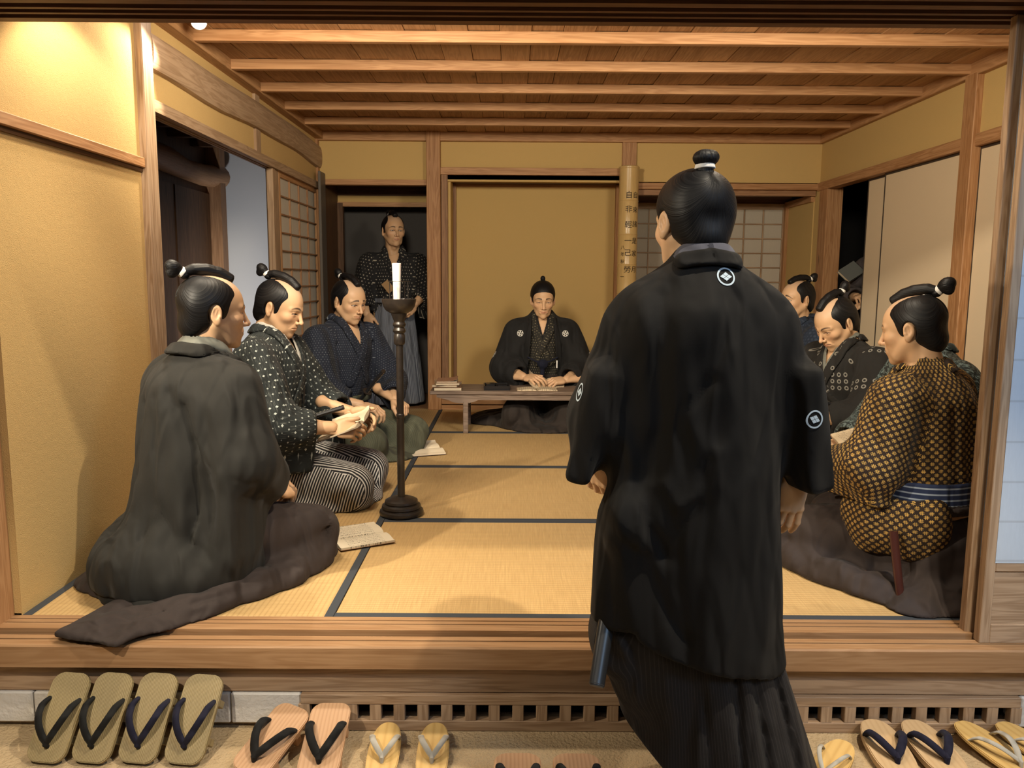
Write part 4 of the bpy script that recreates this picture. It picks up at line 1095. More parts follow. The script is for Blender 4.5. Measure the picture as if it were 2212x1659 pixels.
def kneeler(label, loc, yaw, scale, g, R_, L_, head, mats, hands, ga=None, hv=None, folds=(), collar=True, inner=None, hk=None, seed=1, h=.0085, vz=None, coll=None, band_z=.30, hang=None):
    """R_/L_: (shoulder, elbow, wrist); hands: dicts with fwd, up, curl, thumb"""
    root = person(label, loc, yaw, scale); hM = HM(*head)
    arms = [(1, R_, (ga or {}).get('R')), (-1, L_, (ga or {}).get('L'))]
    hd = build_head(root, hM, hv or {}, scale); hs = []
    for s, pts, hd_ in ((1, R_, hands[0]), (-1, L_, hands[1])):
        if hd_ is None: continue
        fw = hd_.get('fwd') or tuple(np.array(pts[2])-np.array(pts[1]))
        hs.append((hframe(pts[2], fw, hd_.get('up', (0, 0, 1))), hand_mesh(hd_.get('side', -s), hd_.get('curl', CURL_REST), hd_.get('thumb', (40, 25, 20, 15)), hd_.get('h', .003))))
    body_mesh(root, hd, hs, filler(g, [R_, L_]), (-.35, -.25, .1), (.35, .45, g['nz']+.03))
    kim = garment(root, 'kimono', g, arms, mats[0], h, cut=vcut(vz or g['nz']-.17) if collar else None, folds=default_folds(g, arms)+list(folds), seed=seed)
    if collar: collars(root, g, coll or mats[0], inner=inner)
    if mats[1] is not None:
        hakama_kneel(root, mats[1], seed=seed, **(hk or {}))
        waistband(root, g, mats[1], band_z)
    root['_'] = 1; del root['_']; return root
G0 = dict(ny=.05, nz=.70, z0=.24, hem=.20)
def HC(g, dy=.035, dz=.175): return (0, g['ny']+dy, g['nz']+dz)
from mathutils.bvhtree import BVHTree
def project_on(objs, pts2, cen, nrm, upv, off=.0015, far=.4):
    """2-d points (metres) laid on the cloth of objs round cen, seen along -nrm (all in the parent's space)"""
    vs = []; fs = []; n = 0
    for o in objs:
        me = o.data; co = np.zeros(len(me.vertices)*3, np.float32); me.vertices.foreach_get('co', co); co = co.reshape(-1, 3)
        vs += [Vector(c) for c in co]; fs += [tuple(i+n for i in p.vertices) for p in me.polygons]; n += len(co)
    bv = BVHTree.FromPolygons(vs, fs); N = Vector(nrm).normalized(); U = Vector(upv); X = U.cross(N).normalized(); U = N.cross(X)
    out = []; last = Vector(cen)
    for a, b in pts2:
        p = Vector(cen)+X*a+U*b; h = bv.ray_cast(p+N*far, -N)
        q = h[0]+h[1]*off*(1 if h[1].dot(N) > 0 else -1) if h[0] is not None else last
        out.append(q); last = q
    return out
def crest(parent, objs, cen, nrm, upv, r, mat, kind='diamond', label=None):
    P2 = []; F = []
    def ring(r0, r1, n=36):
        b = len(P2)
        for i in range(n): a = 2*PI*i/n; P2.extend([(r0*math.cos(a), r0*math.sin(a)), (r1*math.cos(a), r1*math.sin(a))])
        for i in range(n): j = (i+1) % n; F.append((b+2*i, b+2*i+1, b+2*j+1, b+2*j))
    def quad(p, q, s_, t_, k=4):
        b = len(P2)
        for i in range(k+1):
            for j in range(k+1):
                u, v = i/k, j/k; P2.append(tuple(p[m]*(1-u)*(1-v)+q[m]*u*(1-v)+s_[m]*u*v+t_[m]*(1-u)*v for m in (0, 1)))
        for i in range(k):
            for j in range(k): F.append((b+i*(k+1)+j, b+(i+1)*(k+1)+j, b+(i+1)*(k+1)+j+1, b+i*(k+1)+j+1))
    if kind == 'diamond':
        ring(r*.82, r); w_, h_ = r*.70, r*.50; g = r*.025
        for sx, sy in ((0, 1), (0, -1), (1, 0), (-1, 0)):
            cx, cy = sx*w_/2, sy*h_/2; a, b = w_/2-g*1.4, h_/2-g
            quad((cx-a, cy), (cx, cy-b), (cx+a, cy), (cx, cy+b))
    else:
        ring(r*.88, r)
        ring(r*.22, r*.40)
        for i in range(5):
            a = PI/2+2*PI*i/5; c, s_ = math.cos(a), math.sin(a)
            def T(u, v): return (c*u-s_*v, s_*u+c*v)
            quad(T(r*.44, 0), T(r*.66, -r*.30), T(r*.86, 0), T(r*.66, r*.30))
    q = project_on(objs, P2, cen, nrm, upv)
    me = bpy.data.meshes.new('crest'); me.from_pydata([tuple(v) for v in q], [], F); me.update()
    return link('crest', me, mat, parent, label=label)
M_CREST_B = plain('pale_blue_crest_print', (.50, .60, .68), .8); M_CREST_W = plain('white_crest_print', (.70, .68, .62), .8)

# ---------------------------------------------------------------- the cast
NZ, NY = .742, .055
def GG(**k): d = dict(ny=NY, nz=NZ, z0=.26, hem=.20, w=.186, th=.76, sh=.165, ar=(.092, .096, .078)); d.update(k); return d
def heads(g, y, z, yaw, pitch, roll=0): return ((0, y, z), yaw, pitch, roll)
# B
gB = GG(hem=.17)
pB = kneeler('kneeling man in white-flecked black kimono and black-and-white striped hakama reading a book', (.36, 1.33, 0), -4, 1.06, gB,
        ((.19, .03, .635), (.255, .13, .37), (.150, .335, .350)), ((-.19, .03, .635), (-.25, .15, .39), (-.11, .345, .375)),
        heads(gB, .070, .845, -4, 18), (C_['kasuri'], C_['bstripe']),
        (dict(fwd=(-.35, .9, -.15), up=(.75, .1, .55), curl=CURL_BOOK, thumb=(25, 5, 5, -25)), dict(fwd=(.2, .95, -.25), up=(-.75, .0, .6), curl=CURL_BOOK, thumb=(25, 5, 5, -25))),
        hv=dict(brow=.3, lid=.0026, wide=.98), inner=C_['white_collar'], seed=4, ga=dict(R=dict(drop=.17, cuff=.075, bagl=.8), L=dict(drop=.15, cuff=.075)),
        hk=dict(uvmode='box', amp=.005), folds=[([(.10, -.15, .55), (.13, -.14, .40), (.10, -.13, .28)], .02, .010), ([(.16, -.10, .62), (.20, -.06, .45), (.17, -.02, .30)], .016, .012)])
# A: nearest left, charcoal haori seen from behind
def person_A():
    root = person('kneeling man in charcoal haori nearest the left wall, brown hakama trailing over the sill', (.445, .30, 0), 57, 1.05)
    g = GG(z0=.10, hem=.035, w=.190, th=.80, sh=.125, flare=1.18, ar=(.098, .118, .090), y0=-.035); g2 = GG()
    R_ = ((.150, .020, .640), (.208, .005, .430), (.150, .175, .290)); L_ = ((-.145, .030, .640), (-.205, .09, .42), (-.08, .31, .275))
    hv = dict(lid=.0036, brow=.8, res=.0024); hd = build_head(root, HM((.0, .075, .872), -20, 3), hv, 1)
    body_mesh(root, hd, [(hframe(R_[2], (-.35, .85, -.25), (.6, .3, .8)), hand_mesh(-1, CURL_REST, (40, 25, 20, 15))), (hframe(L_[2], (.75, .5, -.25), (-.3, .3, .9)), hand_mesh(1, CURL_REST, (40, 25, 20, 15)))], filler(g2, [R_, L_]), (-.35, -.25, .1), (.35, .45, .76))
    arms = [(1, R_, dict(drop=.23, cuff=.045, bagl=1.3, bag=.026, ar=(.088, .100, .085))), (-1, L_, dict(drop=.24, cuff=.045, bagl=.8))]
    fo = [([(.0, -.15, .62), (.02, -.20, .45), (.03, -.22, .20)], .014, .012, 1), ([(-.07, -.13, .60), (-.09, -.18, .42), (-.13, -.2, .18)], .018, .014, 1), ([(-.12, -.1, .64), (-.15, -.1, .50), (-.18, -.1, .36)], .012, .010, 1),
          ([(.10, -.12, .60), (.135, -.12, .48), (.15, -.12, .34), (.14, -.13, .12)], .014, .026, 1), ([(.05, -.12, .64), (.10, -.14, .56), (.15, -.16, .46)], .012, .014, 1),
          ([(.12, -.1, .50), (.17, -.1, .44), (.22, -.05, .40)], .010, .008, 1), ([(.19, -.06, .40), (.20, -.05, .28), (.17, -.05, .12)], .018, .016, 1),
          ([(.05, -.2, .30), (.12, -.2, .22), (.22, -.05, .14)], .016, .012, 1), ([(-.20, -.1, .30), (-.12, -.2, .12), (.0, -.25, .06)], .018, .012, 1), ([(-.05, -.2, .35), (-.02, -.25, .15)], .022, -.010, 1)]
    def ex(P, d):
        d = smin(d, d_ell(P, (-.045, -.07, .075), (.265, .25, .18)), .08)
        return d
    garment(root, 'haori', g, arms, C_['haori_grey'], .0085, extra=ex, folds=default_folds(g, arms, .7)+fo, seed=11, amp=.006, cut=vcut(.45, .30), off=.004)
    ny, nz = g['ny'], g['nz']
    for s in (1, -1):
        band(root, 'haori_collar', g, [(0, ny-.092, nz+.022), (s*.060, ny-.07, nz+.016), (s*.090, ny+.0, nz-.024), (s*.10, ny+.09, nz-.12), (s*.10, ny+.12, nz-.30)], .022, C_['haori_grey'], off=.014, th=.009)
        band(root, 'under_collar', g, [(0, ny-.086, nz+.050), (s*.052, ny-.058, nz+.046), (s*.070, ny+.0, nz+.018), (s*.064, ny+.07, nz-.05), (s*.0, ny+.13, nz-.17)], .016, C_['grey_collar'], off=.006, th=.007)
        band(root, 'inner_collar', g, [(0, ny-.075, nz+.062), (s*.040, ny-.05, nz+.064), (s*.052, ny+.02, nz+.036), (s*.042, ny+.065, nz-.05), (s*.0, ny+.12, nz-.14)], .020, C_['blackcollar'], off=-.001, th=.005)
    def tail(P, d):
        x, y, z = P.T
        a = d_poly(P, [(.08, .40, .035), (.19, .30, .04), (.255, .12, .032), (.235, -.08, .030), (.20, -.22, .020)], [.045, .052, .045, .042, .032])
        d = smin(d, a, .035)
        d = smin(d, d_ell(P, (.12, -.22, .0), (.15, .20, .040), rotm(0, 0, -12)), .04)
        d = smin(d, d_box(P, (.105, -.375, .0), (.105, .095, .017), .006, rotm(0, 0, 14)), .03)
        return smin(d, d_ell(P, (-.20, -.10, .0), (.19, .19, .050)), .04)
    hakama_kneel(root, C_['brown'], seed=5, extra=tail, backw=.15, amp=.005, kn=((.15, .33), (.13, .35)), lo=(-.42, -.53, 0), hi=(.38, .56, .32),
                 folds=[([(.27, .28, .09), (.30, .10, .06), (.27, -.1, .05), (.16, -.34, .02)], .010, .016), ([(.20, .36, .17), (.27, .28, .06)], .010, .020), ([(.14, .41, .16), (.22, .40, .04)], .010, .018), ([(.08, .44, .14), (.12, .46, .03)], .012, .014),
                        ([(.22, -.02, .06), (.14, -.20, .05), (.04, -.36, .03)], .011, .018), ([(.21, .34, .12), (.27, .22, .12), (.28, .1, .08)], .012, .018), ([(.22, -.16, .04), (.10, -.30, .03), (.08, -.44, .02)], .010, -.009), ([(-.26, -.02, .08), (-.2, -.2, .05)], .014, .016)])
    # grey lining fold at the back hem
    def lin(P):
        d = d_poly(P, [(-.22, -.20, .05), (-.08, -.27, .035), (.06, -.26, .030), (.17, -.14, .035)], [.022, .028, .030, .018])
        return np.maximum(smin(d, d_ell(P, (-.02, -.25, .02), (.15, .05, .045)), .03)+wrinkle(P, .006, 1.4, 9, .5), -P[:, 2]+.001)
    sdf_obj('haori_hem', lin, (-.25, -.42, -.004), (.32, -.08, .12), .0075, C_['haori_grey'], root, uvf=uv_box())
person_A()
# C
gC = GG(hem=.20)
pC = kneeler('kneeling man in finely dotted navy kimono and olive hakama beside the shoji window', (.47, 2.42, 0), -32, 1.06, gC,
        ((.19, .03, .630), (.255, .115, .340), (.150, .285, .300)), ((-.19, .03, .630), (-.255, .14, .37), (-.095, .315, .300)),
        heads(gC, .075, .845, -6, 14), (C_['navydot'], C_['olive']),
        (dict(fwd=(-.5, .8, -.25), up=(.2, .1, 1), curl=CURL_REST, thumb=(30, 10, 20, 20)), dict(fwd=(.15, .95, -.35), up=(-.1, .1, 1), curl=CURL_FIST, thumb=(28, -15, 20, 35))),
        hv=dict(brow=1.2, lid=.0034, wide=1.02, jaw=1.06), inner=None, seed=8, ga=dict(R=dict(drop=.07, cuff=.06), L=dict(drop=.07, cuff=.06)),
        hk=dict(uvmode='box', kn=((.18, .37), (.18, .37)), spread=1.0))
# E: the teacher
def person_E():
    root = person('teacher in black crested haori kneeling behind the low desk in front of the alcove', (1.725, 3.50, 0), -90, 1.08, group='teacher mannequin')
    g = GG(nz=.715, w=.165); gh = GG(nz=.710, w=.188, th=.74, z0=.16, hem=.06, sh=.145, ar=(.090, .106, .082))
    R_ = ((.170, .03, .600), (.238, .10, .365), (.125, .285, .325)); L_ = ((-.170, .03, .600), (-.248, .10, .355), (-.150, .285, .310))
    hv = dict(shaved=False, style='top', jaw=.90, lid=.0010, nose=1.0, brow=.4, wide=.96, pole=(0, -.045, .12)); hd = build_head(root, HM((0, .075, .822), 2, 12), hv, 1)
    body_mesh(root, hd, [(hframe(R_[2], (-.72, .62, .0), (.3, .2, .9)), hand_mesh(-1, CURL_BOOK, (30, 10, 0, 0))), (hframe(L_[2], (.85, .35, -.05), (-.2, .3, .9)), hand_mesh(1, CURL_REST, (40, 25, 20, 15)))], filler(g, [R_, L_]), (-.35, -.25, .1), (.35, .45, .73))
    garment(root, 'kimono', g, [], C_['edia'], .008, cut=vcut(g['nz']-.20, .26), seed=2, amp=.003, off=-.002)
    collars(root, g, C_['edia'], wd=.027, off=.004, x1=.04)
    for s in (1, -1): band(root, 'inner_collar', g, [(0, .05-.085, g['nz']+.028), (s*.046, .0, g['nz']+.024), (s*.050, .065, g['nz']-.01), (s*.032, .115, g['nz']-.085), (s*.0, .14, g['nz']-.19)], .020, C_['blackcollar'], off=.001, th=.005)
    arms = [(1, R_, dict(drop=.16, cuff=.05)), (-1, L_, dict(drop=.16, cuff=.05))]
    def cut(P, d):
        x, y, z = P.T; hw = np.interp(z, [.0, .40, .58, .70, .76], [.10, .105, .085, .07, .055])
        return smax(d, -np.maximum(np.abs(x)-hw, -y+.03), .004)
    ho = garment(root, 'haori', gh, arms, C_['black2'], .0085, cut=cut, folds=default_folds(gh, arms, .8), seed=21, amp=.005, off=.010)
    for s in (1, -1): band(root, 'haori_collar', gh, [(0, -.035, gh['nz']+.012), (s*.055, -.01, gh['nz']+.012), (s*.078, .06, gh['nz']-.02), (s*.092, .12, gh['nz']-.11), (s*.108, .15, gh['nz']-.24), (s*.122, .15, .33), (s*.12, .15, .18)], .021, C_['black2'], off=.019, th=.006)
    for s in (1, -1):
        crest(ho, [ho], (s*.150, .1, .600), (0, 1, 0), (0, 0, 1), .0205, M_CREST_W, 'flower', 'white round family crest')
        crest(ho, [ho], (s*.27, .08, .455), (s*.9, .45, 0), (0, 0, 1), .0205, M_CREST_W, 'flower', 'white round family crest')
    def pom(P): return d_ell(P, (0, .175, .400), (.036, .030, .033))+.002*np.sin(P[:, 0]*400)*np.sin(P[:, 2]*420)
    pm = sdf_obj('haori_cord', lambda P: smin(smin(pom(P), d_poly(P, [(-.10, .165, .445), (-.05, .18, .420), (0, .18, .405), (.05, .18, .420), (.10, .165, .445)], .006), .01), d_ell(P, (.002, .178, .345), (.016, .012, .05)), .012), (-.14, .12, .27), (.14, .24, .48), .005, solid('navy_tassel', (.008, .010, .024)), root)
    MB().box((-.098, .168, .375), (-.090, .182, .425)).build('fan_end', M_TIE, root)
    def back(P, d): return smin(d, d_ell(P, (.24, .10, .0), (.26, .20, .07)), .06)
    hakama_kneel(root, C_['brown2'], seed=6, spread=1.1, kn=((.17, .36), (.17, .36)), extra=back, lo=(-.42, -.36, 0), hi=(.54, .56, .34), top=.33)
    waistband(root, g, C_['brown2'], .30)
person_E()
# G, H, J on the right side
gG = GG(hem=.20)
pG = kneeler('kneeling man in plain navy kimono at the back right, half hidden behind the standing man', (3.44, 2.88, 0), 192, 1.06, gG,
        ((.19, .03, .630), (.25, .12, .35), (.11, .30, .30)), ((-.19, .03, .630), (-.25, .12, .35), (-.11, .30, .30)),
        heads(gG, .075, .860, 6, 3), (C_['navy'], C_['brown2']), (dict(), dict()), hv=dict(brow=1.6, lid=.0036, jaw=1.04), seed=13, ga=dict(R=dict(drop=.1), L=dict(drop=.1)))
gH = GG(ny=.115, nz=.690, hem=.18)
pH = kneeler('kneeling man in black kimono with grey rings, head bowed over the page', (3.29, 1.74, 0), 200, 1.06, gH,
        ((.19, .075, .585), (.25, .15, .35), (.12, .34, .33)), ((-.19, .075, .585), (-.265, .17, .365), (-.13, .35, .345)),
        heads(gH, .150, .775, -2, 30), (C_['ring'], C_['hstripe']), (dict(curl=CURL_BOOK), dict(fwd=(.6, .75, -.1), up=(-.5, .1, .8), curl=CURL_FIST, thumb=(28, -15, 20, 35))),
        hv=dict(lid=.0018, brow=-.3, jaw=.96, cheek=1.1, fold=2), inner=C_['grey_collar'], seed=17, ga=dict(R=dict(drop=.15), L=dict(drop=.17, cuff=.06, bagl=.8)), hk=dict(uvmode='box'))
gJ = GG(hem=.20)
pJ = kneeler('kneeling man in teal wave pattern kimono, hidden behind the man in yellow checks', (3.32, 1.04, 0), 182, 1.0, gJ,
        ((.19, .03, .630), (.25, .13, .37), (.11, .34, .33)), ((-.19, .03, .630), (-.28, .14, .37), (-.12, .34, .335)),
        heads(gJ, .10, .815, 0, 30), (C_['teal'], C_['brown2']), (dict(curl=CURL_BOOK), dict(curl=CURL_BOOK)), hv=dict(), seed=23, ga=dict(R=dict(drop=.15), L=dict(drop=.17)))
# I: yellow cross pattern, nearest right
gI = GG(hem=.30, z0=.30, w=.196, ar=(.098, .102, .086))
pI = kneeler('kneeling man in dark kimono with yellow cross lattice beside the right doorway, seen from behind', (2.935, .36, 0), 130, 1.0, gI,
        ((.19, .03, .640), (.25, .13, .40), (.11, .33, .35)), ((-.190, .03, .640), (-.258, .065, .430), (-.150, .300, .350)),
        heads(gI, .075, .868, 4, 10), (C_['hash'], C_['brown']),
        (dict(curl=CURL_BOOK, thumb=(30, 10, 0, 0)), dict(fwd=(.15, .95, -.05), up=(-.8, .1, .5), curl=CURL_BOOK, thumb=(25, 5, 5, -25))),
        hv=dict(res=.0024, bun=1.15, lid=.0034), seed=31, ga=dict(R=dict(drop=.12), L=dict(drop=.17, cuff=.05, bagl=1.1, bag=.032, ar=(.094, .090, .082))),
        hk=dict(spread=1.15, kn=((.16, .40), (.17, .41)), amp=.005, lo=(-.46, -.46, 0), hi=(.44, .62, .32), backw=.22,
                extra=lambda P, d: smin(smin(d, d_poly(P, [(-.16, .44, .03), (-.27, .28, .035), (-.30, .06, .035), (-.26, -.10, .030), (-.12, -.22, .03)], [.04, .045, .045, .045, .05]), .04), d_ell(P, (-.20, -.10, .0), (.17, .14, .030)), .04),
                folds=[([(-.26, .36, .10), (-.36, .16, .06), (-.36, -.06, .05)], .014, .014), ([(-.24, .25, .16), (-.30, .05, .12), (-.28, -.12, .07)], .016, .016), ([(-.3, .05, .09), (-.27, -.08, .06), (-.14, -.22, .04)], .014, .013)]),
        coll=C_['hash'], folds=[([(-.10, -.13, .60), (-.12, -.15, .45), (-.08, -.14, .34)], .018, .012), ([(-.02, -.15, .60), (-.03, -.16, .36)], .014, .008)])
def flap(P):   # kimono skirt falling out of the side slit of the hakama
    x, y, z = P.T
    d = d_ell(P, (-.165, .02, .235), (.105, .185, .155)); d = smax(d, (.120+.20*np.abs(y-.04)**1.2-z), .01); d = smax(d, z-.33, .01)
    return d+.007*np.sin(y*38+z*8)
sdf_obj('kimono_skirt', flap, (-.30, -.20, .08), (.0, .25, .36), .008, C_['hash'], pI, uvf=uv_axes([((0, 0, 0), (0, 0, .6), .22, (0, 1, 0))]))
band(pI, 'obi', gI, [(-.20, -.05, .345), (-.12, -.14, .345), (.0, -.17, .345), (.12, -.14, .345)], .040, C_['blue_obi'], off=.010, th=.008, uvo=uv_axes([((0, 0, 0), (0, 0, 1), .17, (0, 1, 0))]))
band(pI, 'waist_cord', gI, [(-.22, .02, .300), (-.12, -.14, .300), (.0, -.17, .300), (.12, -.14, .300)], .014, C_['brown'], off=.020, th=.008)
# D: standing at the back
def person_D():
    root = person('standing man in cream-dotted black kimono and blue grey striped hakama in the rear doorway', (.545, 4.14, 0), -80, 1.07)
    g = GG(ny=.0, nz=1.185, z0=.72, hem=.66, w=.150, th=.74, y0=-.02, sh=.150, ar=(.080, .086, .070))
    R_ = ((.180, -.02, 1.08), (.245, .0, .835), (.205, .085, .700)); L_ = ((-.180, -.02, 1.08), (-.255, .0, .86), (-.150, .150, .780))
    hv = dict(lid=.0034, brow=.5, tone=.92); hd = build_head(root, HM((0, .035, 1.318), 14, 2), hv, 1)
    body_mesh(root, hd, [(hframe(R_[2], (-.15, .45, -.75), (.6, .5, .4)), hand_mesh(-1, CURL_REST, (30, 15, 10, 10))), (hframe(L_[2], (.5, .45, -.55), (-.5, .6, .2)), hand_mesh(1, CURL_REST, (30, 15, 10, 10)))],
              lambda P: np.minimum(filler(g, [R_, L_])(P), np.minimum(d_poly(P, [(.08, -.02, .72), (.09, 0, .40), (.09, -.03, .06)], [.08, .055, .04]), d_poly(P, [(-.08, -.02, .72), (-.09, 0, .40), (-.09, -.03, .06)], [.08, .055, .04]))), (-.35, -.25, .0), (.35, .35, 1.2))
    arms = [(1, R_, dict(drop=.10, cuff=.05)), (-1, L_, dict(drop=.24, cuff=.05, bagl=.9))]
    garment(root, 'kimono', g, arms, C_['ddot'], .0085, cut=vcut(g['nz']-.19, .36), folds=default_folds(g, arms), seed=41)
    collars(root, g, C_['ddot'], zx=.80, wd=.026)
    def skirt(P):
        x, y, z = P.T; S_ = np.stack([np.abs(x), y, z], 1)
        d = d_ecap(P, (0, -.01, .80), (0, .0, .05), .140, .215, (0, 1, 0), .74, .80)
        ph = np.arctan2(x, y); k = np.clip((.84-z)/.5, .15, 1)
        d = d+.014*k*(1-2*np.abs(np.sin(ph*6+.4))**.6)+.02*np.exp(-((x)/.015)**2)*(y > 0)*k
        return np.maximum(d, np.maximum(.02-z, z-.83))
    sdf_obj('hakama', skirt, (-.27, -.24, 0), (.27, .26, .86), .009, C_['dstripe'], root, uvf=uv_axes([((0, 0, 0), (0, 0, 1), .18, (0, -1, 0))]))
    waistband(root, g, C_['dstripe'], .80, .02)
    # folded paper tucked in the chest
    M_ = Matrix.Translation((.045, .135, .905)) @ Euler((R(-20), R(38), 0)).to_matrix().to_4x4()
    MB().box((-.028, -.004, -.045), (.030, .004, .045), M_, bev=.002).box((-.022, .004, -.030), (.030, .010, .05), M_).build('tucked_paper', plain('tan_paper', (.36, .22, .10), .8), root, label='tan folded paper tucked in the chest')
person_D()
# K: figure in the dark room
def person_K():
    root = person('figure in dark work clothes in the unlit side room holding a grey book', (4.27, 3.50, 0), 205, 1.05, group='figure in the dark side room')
    g = GG(ny=.05, nz=1.19, z0=.72, hem=.25, w=.16, th=.78, y0=-.02, sh=.150)
    R_ = ((.18, .03, 1.07), (.22, .13, .86), (.06, .25, .88)); L_ = ((-.18, .03, 1.07), (-.235, .14, .86), (-.09, .27, .83))
    hd = build_head(root, HM((0, .10, 1.30), 0, 20), dict(res=.004), 1)
    body_mesh(root, hd, [(hframe(R_[2], (-.7, .5, 0), (.2, .2, .9)), hand_mesh(-1, CURL_REST, (30, 15, 10, 10), .004)), (hframe(L_[2], (.6, .6, -.1), (-.2, .2, .9)), hand_mesh(1, CURL_REST, (30, 15, 10, 10), .004))],
              lambda P: np.minimum(filler(g, [R_, L_])(P), np.minimum(d_poly(P, [(.08, -.02, .72), (.09, 0, .40), (.09, -.03, .0)], [.08, .055, .04]), d_poly(P, [(-.08, -.02, .72), (-.09, 0, .40), (-.09, -.03, .0)], [.08, .055, .04]))), (-.35, -.25, -.03), (.35, .35, 1.2))
    arms = [(1, R_, dict(drop=.08)), (-1, L_, dict(drop=.13, cuff=.07))]
    garment(root, 'kimono', g, arms, C_['kdark'], .011, cut=vcut(g['nz']-.17), seed=51); collars(root, g, C_['kdark'], zx=.8, h=.007)
person_K()
# F: the standing man in the foreground
def person_F():
    root = person('standing man in long black crested haori seen from behind, stepping up to the room', (1.945, -.42, GZ), 94, 1.0, group='samurai arriving at the step')
    Z = -GZ
    g = GG(ny=.02, nz=Z+1.035, z0=Z+.62, hem=Z+.20, w=.16, th=.74, y0=-.02)
    gh = dict(ny=.02, nz=Z+1.072, z0=Z+.20, hem=Z+.05, w=.192, th=.70, y0=.0, sh=.128, ar=(.086, .094, .09), flare=1.0, ws=.7, wv=.12)
    R_ = ((.155, -.01, Z+.905), (.222, .01, Z+.70), (.250, .03, Z+.565)); L_ = ((-.150, -.01, Z+.905), (-.214, .03, Z+.70), (-.205, .13, Z+.58))
    hv = dict(shaved=False, style='high', res=.0024, tone=.93, pole=(0, -.058, .125), wide=1.04); hd = build_head(root, HM((-.012, .040, Z+1.168), 12, 4, 0), hv, 1)
    LG = [[(.08, -.02, Z+.45), (.10, -.03, Z+.10), (.11, -.06, .05)], [(-.07, .0, Z+.45), (-.06, .20, Z+.36), (-.06, .27, Z+.05)]]
    def fil(P):
        d = filler(g, [R_, L_])(P)
        for l in LG: d = np.minimum(d, d_poly(P, l, [.085, .055, .038]))
        return smin(d, np.minimum(d_ell(P, (.11, .0, .03), (.045, .12, .032)), d_ell(P, (-.06, .33, Z+.030), (.045, .11, .028))), .02)
    body_mesh(root, hd, [(hframe((.262, .015, Z+.552), (-.06, .06, -1), (.12, -.98, .0)), hand_mesh(-1, CURL_HANG, (18, 8, 8, 10), .0025)), (hframe((-.210, .120, Z+.58), (.05, .45, -.8), (-.6, -.6, 0)), hand_mesh(1, CURL_HANG, (18, 8, 8, 10), .0025))], fil, (-.35, -.25, -.02), (.35, .48, Z+1.06))
    arms = [(1, R_, dict(drop=.0, cuff=.05, ar=(.084, .084, .060))), (-1, L_, dict(drop=.0, cuff=.04, ar=(.084, .084, .060)))]
    def ex(P, d):
        x, y, z = P.T
        # sleeve pouches: flat panels hanging beside the body
        Mr = rotm(0, 6, 10); d = smin(d, d_box(P, (.250, .0, Z+.680), (.034, .095, .150), .014, rotm(0, -11, 10)), .05)
        Ml = rotm(0, -5, -14); d = smin(d, d_box(P, (-.246, .02, Z+.690), (.030, .095, .140), .016, rotm(0, 13, -14)), .05)
        d = smin(d, d_ecap(P, (.0, -.012, Z+.55), (0.020, -.03, Z-.06), .190, .236, (0, 1, 0), .64), .05)
        # cloth hitched up by the sword on the left
        d = smin(d, d_ell(P, (-.170, -.085, Z+.475), (.055, .055, .085), rotm(0, 25, 0)), .04)
        d = smin(d, d_ecap(P, (-.150, .0, Z+.45), (-.200, -.02, Z+.12), .08, .05, (0, 1, 0), 1.4), .04)
        hem = Z+.205-.12*np.clip((x+.16)/.36, 0, 1)**.55
        return smax(d, hem-z, .002)
    def zz(y): return Z+1.041-(y-598)*.001145
    def xx(p): return (p-1512)*.001144
    def L3(pts, yy=-.16): return [(xx(a), yy, zz(b)) for a, b in pts]
    def back(pts, wd, dp, yy=-.17): return (L3(pts, yy), wd*.8, dp*.9, 1)
    fo = [back([(1410, 640), (1405, 760), (1412, 900), (1370, 1010)], .020, .026), back([(1300, 800), (1325, 880)], .010, .012),
          back([(1500, 800), (1455, 860), (1400, 990), (1378, 1010), (1390, 1100), (1430, 1160)], .017, .020), back([(1420, 1010), (1440, 1050), (1500, 1020), (1520, 940)], .022, -.012),
          back([(1500, 960), (1490, 1040), (1440, 1130), (1420, 1160)], .016, .016), back([(1560, 700), (1575, 850), (1590, 1000), (1596, 1160)], .007, .005), back([(1596, 1100), (1598, 1250), (1610, 1400)], .006, .005),
          back([(1290, 1080), (1340, 1130), (1390, 1180), (1440, 1290), (1470, 1330)], .016, .018), back([(1355, 990), (1330, 1020), (1290, 1050)], .014, .016), back([(1360, 1050), (1330, 1130), (1325, 1250), (1305, 1340)], .006, .006),
          back([(1650, 640), (1670, 800), (1700, 960), (1705, 1100)], .018, .024), back([(1530, 640), (1550, 720)], .02, .007), back([(1440, 740), (1470, 860), (1480, 960)], .022, -.007),
          back([(1345, 700), (1345, 850), (1330, 960)], .018, .016), back([(1600, 720), (1640, 900), (1660, 1050)], .025, -.006)]
    ho = garment(root, 'haori', gh, arms, C_['black'], .0075, extra=ex, folds=fo, seed=61, amp=.0035, off=0, lo=(-.40, -.33, Z+.03), hi=(.42, .33, Z+1.12))
    ny, nz = gh['ny'], gh['nz']
    for s in (1, -1):
        band(root, 'haori_collar', gh, [(0, ny-.090, nz+.014), (s*.055, ny-.07, nz+.006), (s*.085, ny+.0, nz-.04), (s*.10, ny+.09, nz-.12)], .021, C_['black'], off=.009, th=.008, h=.005)
        band(root, 'under_collar', gh, [(0, ny-.078, nz+.036), (s*.045, ny-.06, nz+.024), (s*.065, ny+.0, nz-.016), (s*.055, ny+.08, nz-.09)], .022, C_['blue_collar'], off=.003, th=.006, h=.005)
    lb = 'pale blue ringed four-diamond crest'
    crest(ho, [ho], (xx(1535), -.1, zz(598)), (0, -1, .12), (0, 0, 1), .0215, M_CREST_B, label=lb)
    crest(ho, [ho], (xx(1718)+.006, -.05, zz(883)), (.18, -1, 0), (.35, 0, 1), .0215, M_CREST_B, label=lb)
